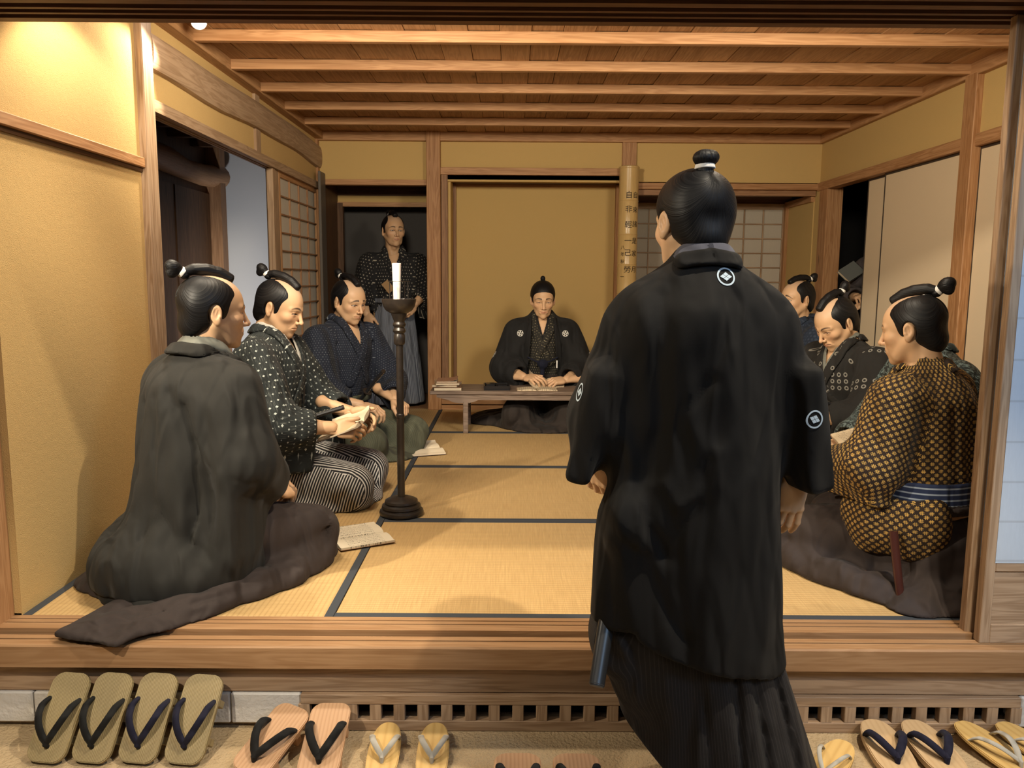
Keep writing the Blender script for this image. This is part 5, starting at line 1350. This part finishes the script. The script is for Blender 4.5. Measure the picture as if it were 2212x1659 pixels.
    crest(ho, [ho], (-.26, -.02, zz(835)), (-1, -.32, 0), (0, 0, 1), .0215, M_CREST_B, label=lb)
    def skirt(P):
        x, y, z = P.T
        d = d_ecap(P, (.00, .0, Z+.40), (.125, -.015, .03), .125, .225, (0, 1, 0), .80)
        l = d_ecap(P, (-.080, .02, Z+.32), (-.085, .0, Z+.055), .135, .110, (0, 1, 0), .95)
        l = smin(l, d_ecap(P, (-.085, .06, Z+.02), (-.02, .02, .05), .08, .12, (0, 1, 0), 1.0), .05)
        l = smin(l, d_ell(P, (-.185, .02, Z+.14), (.06, .12, .09)), .03)
        d = smin(d, l, .05)
        d = smax(d, (x+.185)*-.69+(z-(Z-.055))*-.725, .012)
        k = np.clip((Z+.22-z)/.25, .0, 1)
        for a, b, wd, dp in ((.075, .105, .010, .030), (.115, .180, .012, .026), (.165, .27, .012, .020), (-.01, .035, .010, .014)):
            cx = a+(b-a)*np.clip((Z+.2-z)/.45, 0, 1.2); d = d+dp*k**.5*np.exp(-((x-cx)/wd)**2)*(y < .05)
        for pts, wd, dp in (([(-.225, -.05, Z+.19), (-.19, -.12, Z+.08), (-.165, -.11, Z-.03)], .020, .035), ([(-.10, -.14, Z+.13), (-.13, -.15, Z+.0), (-.16, -.12, Z-.06)], .014, -.010), ([(-.04, -.15, Z+.10), (-.09, -.16, Z-.05)], .02, .010)):
            d = d+dp*np.exp(-(d_poly(P, pts, 0)/wd)**2)
        return np.maximum(d, np.maximum(.03-z, z-(Z+.30)))
    sdf_obj('hakama', skirt, (-.30, -.27, 0), (.40, .28, Z+.47), .0085, C_['fstripe'], root, uvf=uv_axes([((.02, 0, Z+.4), (.10, 0, 0), .20, (0, 1, 0))]), rl=1)
person_F()
# ---------------------------------------------------------------- props
M_IRON = NT('dark_lacquered_iron'); M_IRON = M_IRON.done(M_IRON.mix(M_IRON.noise(M_IRON.obj(), 60, 3, .6), (.012, .010, .009), (.035, .026, .020)), .32, Specular_IOR_Level=.5)
def T3(x, y, z): return Matrix.Translation((x, y, z))
# candle stand
cs = empty('candle_stand', (1.018, 1.068, 0), label='tall black turned candle stand on the tatami border in the middle of the room', cat='candle stand')
MB().lathe([(.088, .001), (.095, .006), (.0975, .015), (.094, .024), (.084, .028), (.083, .030), (.0865, .037), (.084, .046), (.072, .050), (.070, .052), (.0735, .058), (.071, .067), (.062, .072), (.052, .076), (.030, .080), (.018, .083)], 48).build('base', M_IRON, cs)
MB().lathe([(.0165, .075), (.0165, .436)], 10).build('pole', M_IRON, cs)
MB().lathe([(.0175, .432), (.0185, .436), (.0185, .446), (.0175, .450), (.0155, .452), (.0155, .755)], 10).build('pole', M_IRON, cs)
MB().lathe([(.020, .752), (.024, .758), (.024, .790), (.020, .800), (.026, .806), (.028, .813), (.024, .821), (.021, .826), (.027, .833), (.028, .840), (.022, .850), (.026, .860), (.032, .876), (.034, .888)], 28).build('capital', M_IRON, cs)
MB().lathe([(.020, .884), (.038, .887), (.055, .897), (.066, .913), (.0715, .932), (.0735, .946), (.071, .947), (.064, .918), (.052, .903), (.018, .897)], 40).build('drip_bowl', M_IRON, cs)
for k in range(4):
    a = PI/4+k*PI/2+.35; MB().tube([(.046*math.cos(a), .046*math.sin(a), .915), (.046*math.cos(a), .046*math.sin(a), 1.021)], .0016, 6).build('guard_wire', M_IRON, cs)
MB().tube([(.046*math.cos(t*PI/16), .046*math.sin(t*PI/16), 1.021) for t in range(33)], .0016, 6, caps=False).build('guard_ring', M_IRON, cs)
ca = empty('candle', (1.010, 1.066, .898), label='thick white wax candle standing in the black candle stand bowl', cat='candle')
M_WAX = NT('white_wax').done((.80, .78, .70), .45, Subsurface_Weight=.3, Subsurface_Scale=.01)
MB().lathe([(.0135, .0), (.0150, .04), (.0165, .09), (.0185, .16), (.0195, .197), (.017, .199), (.006, .197)], 20).build('wax', M_WAX, ca)
MB().tube([(0, 0, .193), (.001, 0, .203)], .0022, 6).build('wick', plain('brown_wick', (.08, .05, .03), .9), ca)
# ------------------------------------------------ books
def page_mat(name, base, cols=9, ink=.8, pitch=.014, big=1.0):
    t = NT(name); s = t.sep(t.obj()); c = t.math('DIVIDE', s[0], pitch); fr = t.math('ABSOLUTE', t.math('SUBTRACT', t.math('FRACT', c), .5))
    n = t.noise(t.mapping(t.obj(), sc=(380*big, 210*big, 1)), 1, 2, .6, .6)
    m = t.math('MULTIPLY', t.math('MULTIPLY', t.math('SUBTRACT', n, .50, clamp=True), 12, clamp=True), t.math('LESS_THAN', fr, .27))
    inside = t.math('LESS_THAN', t.math('ABSOLUTE', s[1]), .072)
    b = t.noise(t.obj(), 25, 3, .6); cc = t.mix(t.math('MULTIPLY', b, .35), base, tuple(x*.72 for x in base))
    return t.done(t.mix(t.math('MULTIPLY', t.math('MULTIPLY', m, inside), ink), cc, (.03, .025, .02)), .85)
M_PAGE = page_mat('handwritten_page', (.66, .58, .44)); M_PAGE2 = page_mat('handwritten_page_tan', (.60, .48, .32)); M_BLANK = plain('cream_page_edges', (.62, .52, .37), .9)
M_COVER = plain('tan_book_cover', (.36, .22, .12), .8); M_COVER2 = plain('dark_brown_book_cover', (.10, .052, .035), .7)
def open_book(label, M, w=.15, h=.21, t=.008, curl=(.018, .006), bulge=.012, mat=None, cover=None, group=None, fold=None, cat='book'):
    """pages spread over +-w in x, h in y; curl lifts the outer edges"""
    e = empty('open_book', (0, 0, 0), label=label, cat=cat); e.matrix_world = M
    if group: e['group'] = group
    for s, cu in ((-1, curl[0]), (1, curl[1])):
        vs = []; fs = []; n = 12
        for i in range(n+1):
            u = i/n; x = s*w*u; z = t*min(1, u*9)*.9+bulge*math.sin(PI*min(u*1.15, 1))*(1-u*.35)+cu*u**3
            zb = max(0, cu*u**3-.0)*.98
            for y in (-h/2, h/2): vs += [(x, y, z), (x, y, zb+.0008)]
        for i in range(n):
            a = i*4; b = a+4
            fs += [(a, b, b+2, a+2), (a+1, a+3, b+3, b+1), (a, a+1, b+1, b), (a+2, b+2, b+3, a+3)]
        a = n*4; fs += [(a, a+1, a+3, a+2)]
        if s < 0: fs = [f[::-1] for f in fs]
        me = MB().add(vs, fs, smooth=False); me.build('page_block', mat or M_PAGE, e)
        vs = []; fs = []
        for i in range(n+1):
            u = i/n; x = s*(w+.003)*u; z = cu*u**3-.0004
            for y in (-h/2-.002, h/2+.002): vs += [(x, y, z), (x, y, z+.0012)]
        for i in range(n):
            a = i*4; b = a+4; fs += [(a, b, b+2, a+2), (a+1, a+3, b+3, b+1), (a, a+1, b+1, b), (a+2, b+2, b+3, a+3)]
        fs += [(n*4, n*4+1, n*4+3, n*4+2)]
        MB().add(vs, fs).build('cover', cover or M_COVER, e)
    return e
def frame(o, x, up):
    x = Vector(x).normalized(); z = Vector(up).normalized(); y = z.cross(x).normalized(); z = x.cross(y)
    return Matrix(((x.x, y.x, z.x, o[0]), (x.y, y.y, z.y, o[1]), (x.z, y.z, z.z, o[2]), (0, 0, 0, 1)))
# on the floor by the man in charcoal haori
open_book('open handwritten book lying on the tatami border in front of the candle stand', frame((.892, .735, .0035), (-.48, .87, 0), (0, 0, 1)), w=.122, h=.215, t=.009, curl=(.004, .010), bulge=.010)
b2 = open_book('half rolled pale book on the tatami by the olive hakama', frame((.975, 2.335, .0035), (-.35, .93, 0), (0, 0, 1)), w=.12, h=.21, t=.012, curl=(.002, .030), bulge=.018, mat=M_BLANK, cover=M_COVER2)
# in the hands of the second man
open_book('open tan book held by the man in white-flecked kimono', frame((.735, 1.265, .345), (.10, .90, .14), (-.42, -.12, 1)), w=.135, h=.20, t=.008, curl=(.012, .030), bulge=.014, mat=M_BLANK, cover=M_COVER2)
# ------------------------------------------------ desk
MWD = wood('grey_brown_desk_wood', (.225, .165, .125), (.12, .082, .058), 'X', streak=.8)
dk = empty('low_desk', (1.71, 3.10, 0), label='long low weathered wooden writing desk in front of the teacher', cat='desk')
MB().box((-.755, -.185, .264), (.755, .195, .287), bev=.004).build('desk_top', MWD, dk)
def apron(y):
    po = [(-.71, .264), (-.71, .246), (-.69, .240), (-.63, .226), (-.60, .212), (-.56, .205), (-.50, .206), (-.46, .214), (-.43, .228), (.43, .228), (.46, .214), (.50, .206), (.56, .205), (.60, .212), (.63, .226), (.69, .240), (.71, .246), (.71, .264)]
    MB().prism(po, y-.009, y+.009, My).build('apron', MWD, dk)
apron(-.165); apron(.17)
for sx in (-1, 1):
    for y in (-.165, .17): MB().box((sx*.515-.017, y-.014, 0), (sx*.515+.017, y+.014, .215), bev=.003).build('leg', MWD, dk)
ZD = .2872
def closed_book(x, y, z, rz, w, h, t, cm, label, warp=.0):
    e = empty('book', (x, y, z), R(rz), label=label, cat='book', group='worn books stacked at the left end of the low desk')
    MB().box((-w/2+.002, -h/2+.002, .001), (w/2-.002, h/2-.001, t-.001)).build('page_block', M_BLANK, e)
    MB().box((-w/2, -h/2, 0), (w/2, h/2, .0012)).build('cover', cm, e)
    vs = []; fs = []; n = 8
    for i in range(n+1):
        u = i/n; zz = t+warp*max(0, u-.3)**2
        for yy in (-h/2, h/2): vs += [(-w/2+w*u, yy, zz-.0008), (-w/2+w*u, yy, zz+.0008)]
    for i in range(n): a = i*4; b = a+4; fs += [(a, b, b+2, a+2), (a+1, a+3, b+3, b+1), (a, a+1, b+1, b), (a+2, b+2, b+3, a+3)]
    fs += [(0, 2, 3, 1), (n*4, n*4+1, n*4+3, n*4+2)]
    MB().add(vs, fs).build('cover', cm, e)
closed_book(1.066, 3.06, ZD, 4, .185, .24, .020, plain('book_cover_brown', (.20, .115, .06), .8), 'lowest brown book of the stack at the left end of the desk')
closed_book(1.060, 3.07, ZD+.022, -5, .170, .22, .012, M_COVER, 'cream-edged book in the middle of the desk stack')
closed_book(1.058, 3.06, ZD+.036, 8, .160, .21, .012, plain('book_cover_tan', (.40, .27, .16), .8), 'tan book near the top of the desk stack')
closed_book(1.062, 3.07, ZD+.0505, 2, .140, .20, .008, plain('book_cover_rust', (.33, .17, .09), .8), 'topmost rust brown curled book of the desk stack', warp=.030)
ib = empty('inkstone_box', (1.40, 3.06, ZD), R(3), label='open black lacquered inkstone box on the low desk beside the stacked books', cat='inkstone box')
ML = plain('black_lacquer', (.012, .011, .012), .3); MS = plain('slate_inkstone', (.03, .03, .033), .5)
for a, b in [((-.088, -.09, 0), (.088, .09, .008)), ((-.088, -.09, .008), (-.080, .09, .030)), ((.080, -.09, .008), (.088, .09, .030)), ((-.08, -.09, .008), (.08, -.082, .030)), ((-.08, .082, .008), (.08, .09, .030)), ((-.004, -.082, .008), (.004, .082, .028))]:
    MB().box(a, b, bev=.001).build('box_wall', ML, ib)
MB().box((.008, -.07, .008), (.072, .06, .022), bev=.003).build('inkstone', MS, ib); MB().box((.010, -.02, .0222), (.07, .056, .026), bev=.001).build('ink_well', ML, ib)
MB().box((-.072, -.02, .008), (-.012, .07, .034), bev=.002).build('water_dropper', ML, ib)
open_book('open printed book lying flat on the desk in front of the teacher', frame((1.675, 3.005, ZD+.0008), (1, .03, 0), (0, 0, 1)), w=.135, h=.13, t=.008, curl=(.0, .0), bulge=.008, mat=M_PAGE2)
open_book('open book propped in the hands of the teacher', frame((1.745, 3.175, ZD+.012), (.96, .0, -.10), (.10, -.45, 1)), w=.125, h=.16, t=.006, curl=(.055, .004), bulge=.012, mat=M_PAGE2, cover=M_COVER)
# ------------------------------------------------ books held on the right
open_book('open white book held by the man in yellow checked kimono', frame((2.742, .66, .325), (.18, .92, .10), (-.30, -.35, 1)), w=.135, h=.22, t=.006, curl=(.02, .012), bulge=.010)
open_book('open brown book held by the man in teal wave kimono', frame((2.985, .97, .365), (.1, 1, .05), (-.35, -.2, 1)), w=.12, h=.18, t=.006, curl=(.02, .02), bulge=.012, mat=M_PAGE2)
gb = empty('book', (3.995, 3.56, 1.095), label='grey covered book held up by the figure in the dark side room', cat='book'); gb.rotation_euler = (R(50), R(-28), R(20))
MB().box((-.075, -.055, .002), (.075, .055, .022)).build('page_block', M_BLANK, gb); MB().box((-.078, -.058, .022), (.078, .058, .0245)).build('cover', plain('grey_cover', (.13, .14, .13), .7), gb); MB().box((-.078, -.058, 0), (.078, .058, .002)).build('cover', plain('grey_cover_b', (.13, .14, .13), .7), gb)
# ------------------------------------------------ swords
M_WRAP = NT('wrapped_sword_hilt'); _s = M_WRAP.sep(M_WRAP.obj()); _k = M_WRAP.math('ABSOLUTE', M_WRAP.math('SINE', M_WRAP.math('MULTIPLY', _s[1], PI/.016)))
_l = M_WRAP.math('ABSOLUTE', M_WRAP.math('DIVIDE', _s[0], .012)); _m = M_WRAP.math('LESS_THAN', _l, M_WRAP.math('MULTIPLY_ADD', _k, .55, -.12))
M_WRAP = M_WRAP.done(M_WRAP.mix(_m, (.010, .010, .012), (.30, .28, .22)), .6)
M_SAYA = NT('black_scabbard').done((.020, .021, .023), .35); M_SAYA2 = NT('red_brown_scabbard').done((.050, .016, .012), .25)
def hilt(label, a, b, up=(0, 0, 1), tsuba=True, r=.0155, group='short swords worn by the kneeling men'):
    a = Vector(a); b = Vector(b); M = Mx(a, b-a, up); L = (b-a).length
    e = empty('short_sword', (0, 0, 0), label=label, cat='sword', group=group); e.matrix_world = M
    MB().tube([(0, 0, 0), (0, L*.5, .002), (0, L, 0)], [r, r*.92, r], 12, flat=.72).build('hilt', M_WRAP, e)
    MB().tube([(0, L, 0), (0, L+.008, 0)], [r*1.08, r*.9], 12, flat=.75).build('pommel', M_IRON, e)
    if tsuba: MB().tube([(0, -.004, 0), (0, .001, 0)], .030, 24, flat=.92).build('hand_guard', M_IRON, e)
    MB().tube([(0, -.004, 0), (0, -.20, .004)], [r*1.0, r*.95], 12, flat=.65).build('scabbard', M_SAYA, e)
    return e
hilt('black wrapped short sword hilt between the arms of the man in white-flecked kimono', (.560, 1.185, .398), (.735, 1.215, .452))
hilt('short sword with round guard at the waist of the man in dotted navy kimono', (.655, 2.275, .375), (.760, 2.215, .500))
hilt('short sword with patterned hilt across the waist of the man in ring pattern kimono', (3.125, 1.475, .405), (2.965, 1.455, .475))
def saya(label, a, b, r, mat, tip):
    a = Vector(a); b = Vector(b); M = Mx(a, b-a, (0, 1, .2)); L = (b-a).length
    e = empty('sword', (0, 0, 0), label=label, cat='sword'); e.matrix_world = M
    MB().tube([(0, 0, 0), (0, L*.5, .002), (0, L, 0)], [r, r*.97, r*.92], 20, flat=.72).build('scabbard', mat, e)
    MB().tube([(0, L-.003, 0), (0, L+.003, 0)], [r*.95, r*.80], 20, flat=.72).build('scabbard_tip', tip, e); return e
saya('black scabbard end hanging below the left hem of the standing man', (1.742, -.47, .25), (1.700, -.585, .098), .0205, M_SAYA, plain('grey_horn_tip', (.05, .052, .055), .4))
saya('red brown scabbard hanging behind the man in yellow checked kimono', (2.735, .150, .235), (2.748, .098, .022), .0145, M_SAYA2, plain('worn_tip', (.08, .05, .04), .5))
# ------------------------------------------------ bamboo pole with brushed characters
M_BAM = NT('golden_bamboo'); _o = M_BAM.obj(); M_BAM = M_BAM.done(M_BAM.mix(M_BAM.noise(M_BAM.mapping(_o, sc=(30, 30, 2)), 3, 3, .6), (.46, .30, .11), (.62, .43, .19)), .30, Specular_IOR_Level=.5)
bp = empty('bamboo_pole', (2.386, 3.832, 0), label='thick golden bamboo pole with brushed characters at the right edge of the alcove', cat='pole')
prf = [(.070, .0)]; nodes = [.24, .47, .70, .925, 1.149, 1.375, 1.629]
for z in nodes: prf += [(.0735, z-.010), (.0765, z-.004), (.0745, z-.0005), (.0725, z), (.0750, z+.004), (.0735, z+.012)]
prf += [(.074, 1.868)]
MB().lathe(prf, 40).build('culm', M_BAM, bp); MB().lathe([(.074, 1.866), (.0775, 1.869), (.0775, 1.880), (.070, 1.886), (.060, 1.884)], 40).build('top_rim', M_BAM, bp)
M_INK = plain('brushed_black_ink', (.035, .022, .012), .8)
def pole_text(ch, ang, z, size):
    cu = bpy.data.curves.new('brushed_character', 'FONT'); cu.body = ch; cu.size = size; cu.align_x = 'CENTER'; cu.align_y = 'CENTER'; cu.resolution_u = 2
    o = bpy.data.objects.new('tmp', cu); COL.objects.link(o); bpy.context.view_layer.update()
    me = bpy.data.meshes.new_from_object(o.evaluated_get(bpy.context.evaluated_depsgraph_get())); bpy.data.objects.remove(o)
    if not len(me.vertices): return
    bm = bmesh.new(); bm.from_mesh(me); bmesh.ops.triangulate(bm, faces=bm.faces[:])
    bmesh.ops.subdivide_edges(bm, edges=[e for e in bm.edges if e.calc_length() > .008], cuts=3)
    for v in bm.verts:
        a = ang+(v.co.x)/.075; v.co = Vector((.0771*math.sin(a), -.0771*math.cos(a), z+v.co.y))
    bm.to_mesh(me); bm.free(); link('brushed_character', me, M_INK, bp)
for ch, z in zip('自非輕一己勞', (1.665, 1.560, 1.445, 1.325, 1.235, 1.110)): pole_text(ch, -.10, z, .056)
for ch, z in zip('自來諸是家月', (1.665, 1.555, 1.450, 1.325, 1.230, 1.110)): pole_text(ch, .60, z, .050)
for ch, z in zip('八年秋一', (1.275, 1.225, 1.170, 1.055)): pole_text(ch, -.62, z, .034)
# ------------------------------------------------ footwear
def geta_wood(name, base, dark, sc=150):
    t = NT(name); s = t.sep(t.obj()); wv = t.math('SINE', t.math('MULTIPLY', t.math('ADD', s[0], t.math('MULTIPLY', t.noise(t.mapping(t.obj(), sc=(8, 2, 8)), 2, 2, .5), .02)), sc*6.28))
    f = t.math('MULTIPLY_ADD', wv, .5, .5); n = t.noise(t.mapping(t.obj(), sc=(200, 4, 200)), 1, 2, .5)
    return t.done(t.mix(t.math('ADD', t.math('MULTIPLY', t.math('POWER', f, 2.5), .55), t.math('MULTIPLY', n, .3)), base, dark), .55, t.bump(f, .0006, .6))
G_OL = geta_wood('olive_ribbed_clog_wood', (.33, .255, .125), (.17, .125, .055), 230); G_BR = geta_wood('light_brown_clog_wood', (.50, .30, .165), (.38, .205, .10), 90)
G_TAN = geta_wood('pale_tan_clog_wood', (.52, .36, .20), (.44, .29, .15), 60); G_YE = geta_wood('yellow_straw_sandal', (.62, .41, .15), (.48, .29, .09), 40)
TH_B = solid('black_velvet_thong', (.010, .010, .010)); TH_N = solid('navy_velvet_thong', (.012, .012, .030)); TH_W = solid('off_white_leather_thong', (.50, .47, .41), weave=.2)
def outline(w, L, kind, n=8):
    p = []
    if kind == 'square':
        r = w*.30
        for cx, cy, a0 in ((w/2-r, L/2-r, 0), (-w/2+r, L/2-r, 90), (-w/2+r, -L/2+r, 180), (w/2-r, -L/2+r, 270)):
            for i in range(n+1): a = R(a0+90*i/n); p.append((cx+r*math.cos(a), cy+r*math.sin(a)))
    else:
        for i in range(40): a = 2*PI*i/40; c, s_ = math.cos(a), math.sin(a); p.append((w/2*math.copysign(abs(c)**.75, c)*(1-.06*s_), L/2*math.copysign(abs(s_)**.78, s_)))
    return p
def footwear(name, cat, label, group, o, yaw, incl, w, L, wood_m, thong, kind='square', teeth=True, tr=.0105, roll=0, th=.015, flat=.75, topy=.20):
    """lies in its local xy plane, toe towards -y; incl lifts the heel end"""
    e = empty(name, o, label=label, cat=cat, group=group); e.rotation_euler = (R(incl), R(roll), R(yaw))
    ol = outline(w, L, kind); off = L/2
    bm = bmesh.new(); vs0 = [bm.verts.new((x, y+off, 0)) for x, y in ol]; f = bm.faces.new(vs0)
    r = bmesh.ops.extrude_face_region(bm, geom=[f]); top = [v for v in r['geom'] if isinstance(v, bmesh.types.BMVert)]
    for v in top: v.co.z += th
    bmesh.ops.recalc_face_normals(bm, faces=bm.faces[:])
    ed = [x for x in bm.edges if len(x.link_faces) == 2 and any(len(q.verts) > 8 for q in x.link_faces)]
    bmesh.ops.bevel(bm, geom=ed, offset=.0025, segments=2, affect='EDGES')
    me = bpy.data.meshes.new('board'); bm.to_mesh(me); bm.free(); link('board' if teeth else 'sole', me, wood_m, e)
    if teeth:
        for y in (L*.27, L*.70): MB().box((-w/2+.004, y-.010, -.040), (w/2-.004, y+.010, .001), bev=.002).build('tooth', wood_m, e)
    # thong: toe knot near the low end, two straps
    ky = L*topy; k = Vector((0, ky, th+.010))
    for s in (-1, 1):
        pts = []; 
        for i in range(11):
            u = i/10; pts.append(Vector((s*(w*.40)*u**.85+s*.010*math.sin(PI*u), ky+(L*.70-ky)*u, th+.012+.020*math.sin(PI*min(1, u*1.05))**.8-.014*max(0, u-.85)/.15)))
        MB().tube(pts, [tr*.8]+[tr]*8+[tr*.9, tr*.7], 12, flat=flat, up=(0, 0, 1)).build('strap', thong, e)
    MB().tube([k+Vector((0, .006, .004)), k+Vector((0, -.004, .002)), k+Vector((0, -.008, -.012))], [tr*.95, tr*.8, tr*.55], 10).build('toe_knot', thong, e)
    return e
G1 = 'four olive ribbed clogs leaning in a row at the left'
for i, (x, lb, tm) in enumerate([(.236, 'leftmost leaning olive wooden clog with black thong', TH_B), (.358, 'second leaning olive wooden clog from the left, black thong', TH_B),
                                 (.485, 'third leaning olive wooden clog from the left, navy thong', TH_N), (.612, 'rightmost of the four leaning olive clogs, navy thong', TH_N)]):
    footwear('wooden_clog', 'clog', lb, G1, (x, -.318+(.0 if i < 3 else -.004), GZ+.004), -7, 51-(2 if i == 3 else 0), .113, .235, G_OL, tm, tr=.0098)
G2 = 'pair of light brown clogs with black thongs'
footwear('wooden_clog', 'clog', 'light brown square clog with black thong, turned to the right', G2, (.800, -.375, GZ+.008), -22, 21, .112, .225, G_BR, TH_B, tr=.0115, roll=8)
footwear('wooden_clog', 'clog', 'light brown square clog with black thong pointing straight at the wall', G2, (.992, -.392, GZ+.012), 0, 23, .112, .225, G_BR, TH_B, tr=.0115)
G3 = 'pair of yellow sandals with white thongs'
for x, lb in ((1.155, 'left sandal of the yellow pair with white thongs'), (1.290, 'right sandal of the yellow pair with white thongs')):
    footwear('straw_sandal', 'sandal', lb, G3, (x, -.398, GZ+.002), 1, 9, .088, .225, G_YE, TH_W, 'oval', False, tr=.0085, flat=.45, th=.010, topy=.33)
st = empty('stepping_stone', (1.60, -.545, GZ), label='rough grey granite stepping stone at the foot of the step', cat='stone')
def stone(P): return d_box(P, (0, 0, .0), (.29, .185, .026), .02)+wrinkle(P, .004, 2.0, 5, .4)+.0022*np.sin(P[:, 0]*230+np.sin(P[:, 1]*170)*2)*np.sin(P[:, 1]*210)
def _st():
    t = NT('grey_granite'); n = t.noise(t.obj(), 220, 2, .7); return t.done(t.ramp(n, [(.35, (.16, .15, .14)), (.5, (.36, .34, .31)), (.65, (.55, .52, .48))]), .9, t.bump(n, .002, .6))
sdf_obj('stone_block', stone, (-.40, -.22, -.004), (.40, .22, .045), .008, _st(), st)
G4 = 'pair of reddish brown clogs on the stepping stone'
for x, lb in ((1.520, 'left brown clog on the granite stepping stone, heel end showing'), (1.672, 'right brown clog on the granite stepping stone, heel end showing')):
    footwear('wooden_clog', 'clog', lb, G4, (x, -.612, GZ+.066), 0, 0, .122, .235, G_BR, TH_B)
footwear('straw_sandal', 'sandal', 'yellow sandal with white thong half hidden by the standing man', 'yellow sandal behind the standing man', (2.300, -.415, GZ+.004), -40, 6, .09, .225, G_YE, TH_W, 'oval', False, tr=.006, flat=.5, th=.012)
G5 = 'pair of pale oval sandals with thick navy thongs'
footwear('wooden_sandal', 'sandal', 'left pale oval sandal with thick navy thong at the right vent', G5, (2.545, -.385, GZ+.003), -3, 7, .112, .235, G_TAN, TH_N, 'oval', False, tr=.0115, topy=.26, th=.020)
footwear('wooden_sandal', 'sandal', 'right pale oval sandal with thick navy thong at the right vent', G5, (2.685, -.385, GZ+.003), 4, 7, .112, .235, G_TAN, TH_N, 'oval', False, tr=.0115, topy=.26, th=.020)
G6 = 'pair of yellow oval sandals with off-white thongs at the far right'
footwear('straw_sandal', 'sandal', 'yellow oval sandal with off-white thong beside the navy thong sandals', G6, (2.895, -.372, GZ+.004), 22, 8, .104, .235, G_YE, TH_W, 'oval', False, tr=.0088, flat=.5, th=.012)
footwear('straw_sandal', 'sandal', 'outermost yellow oval sandal at the right edge below the shoji', G6, (3.020, -.372, GZ+.004), 24, 8, .104, .235, G_YE, TH_W, 'oval', False, tr=.0088, flat=.5, th=.012)
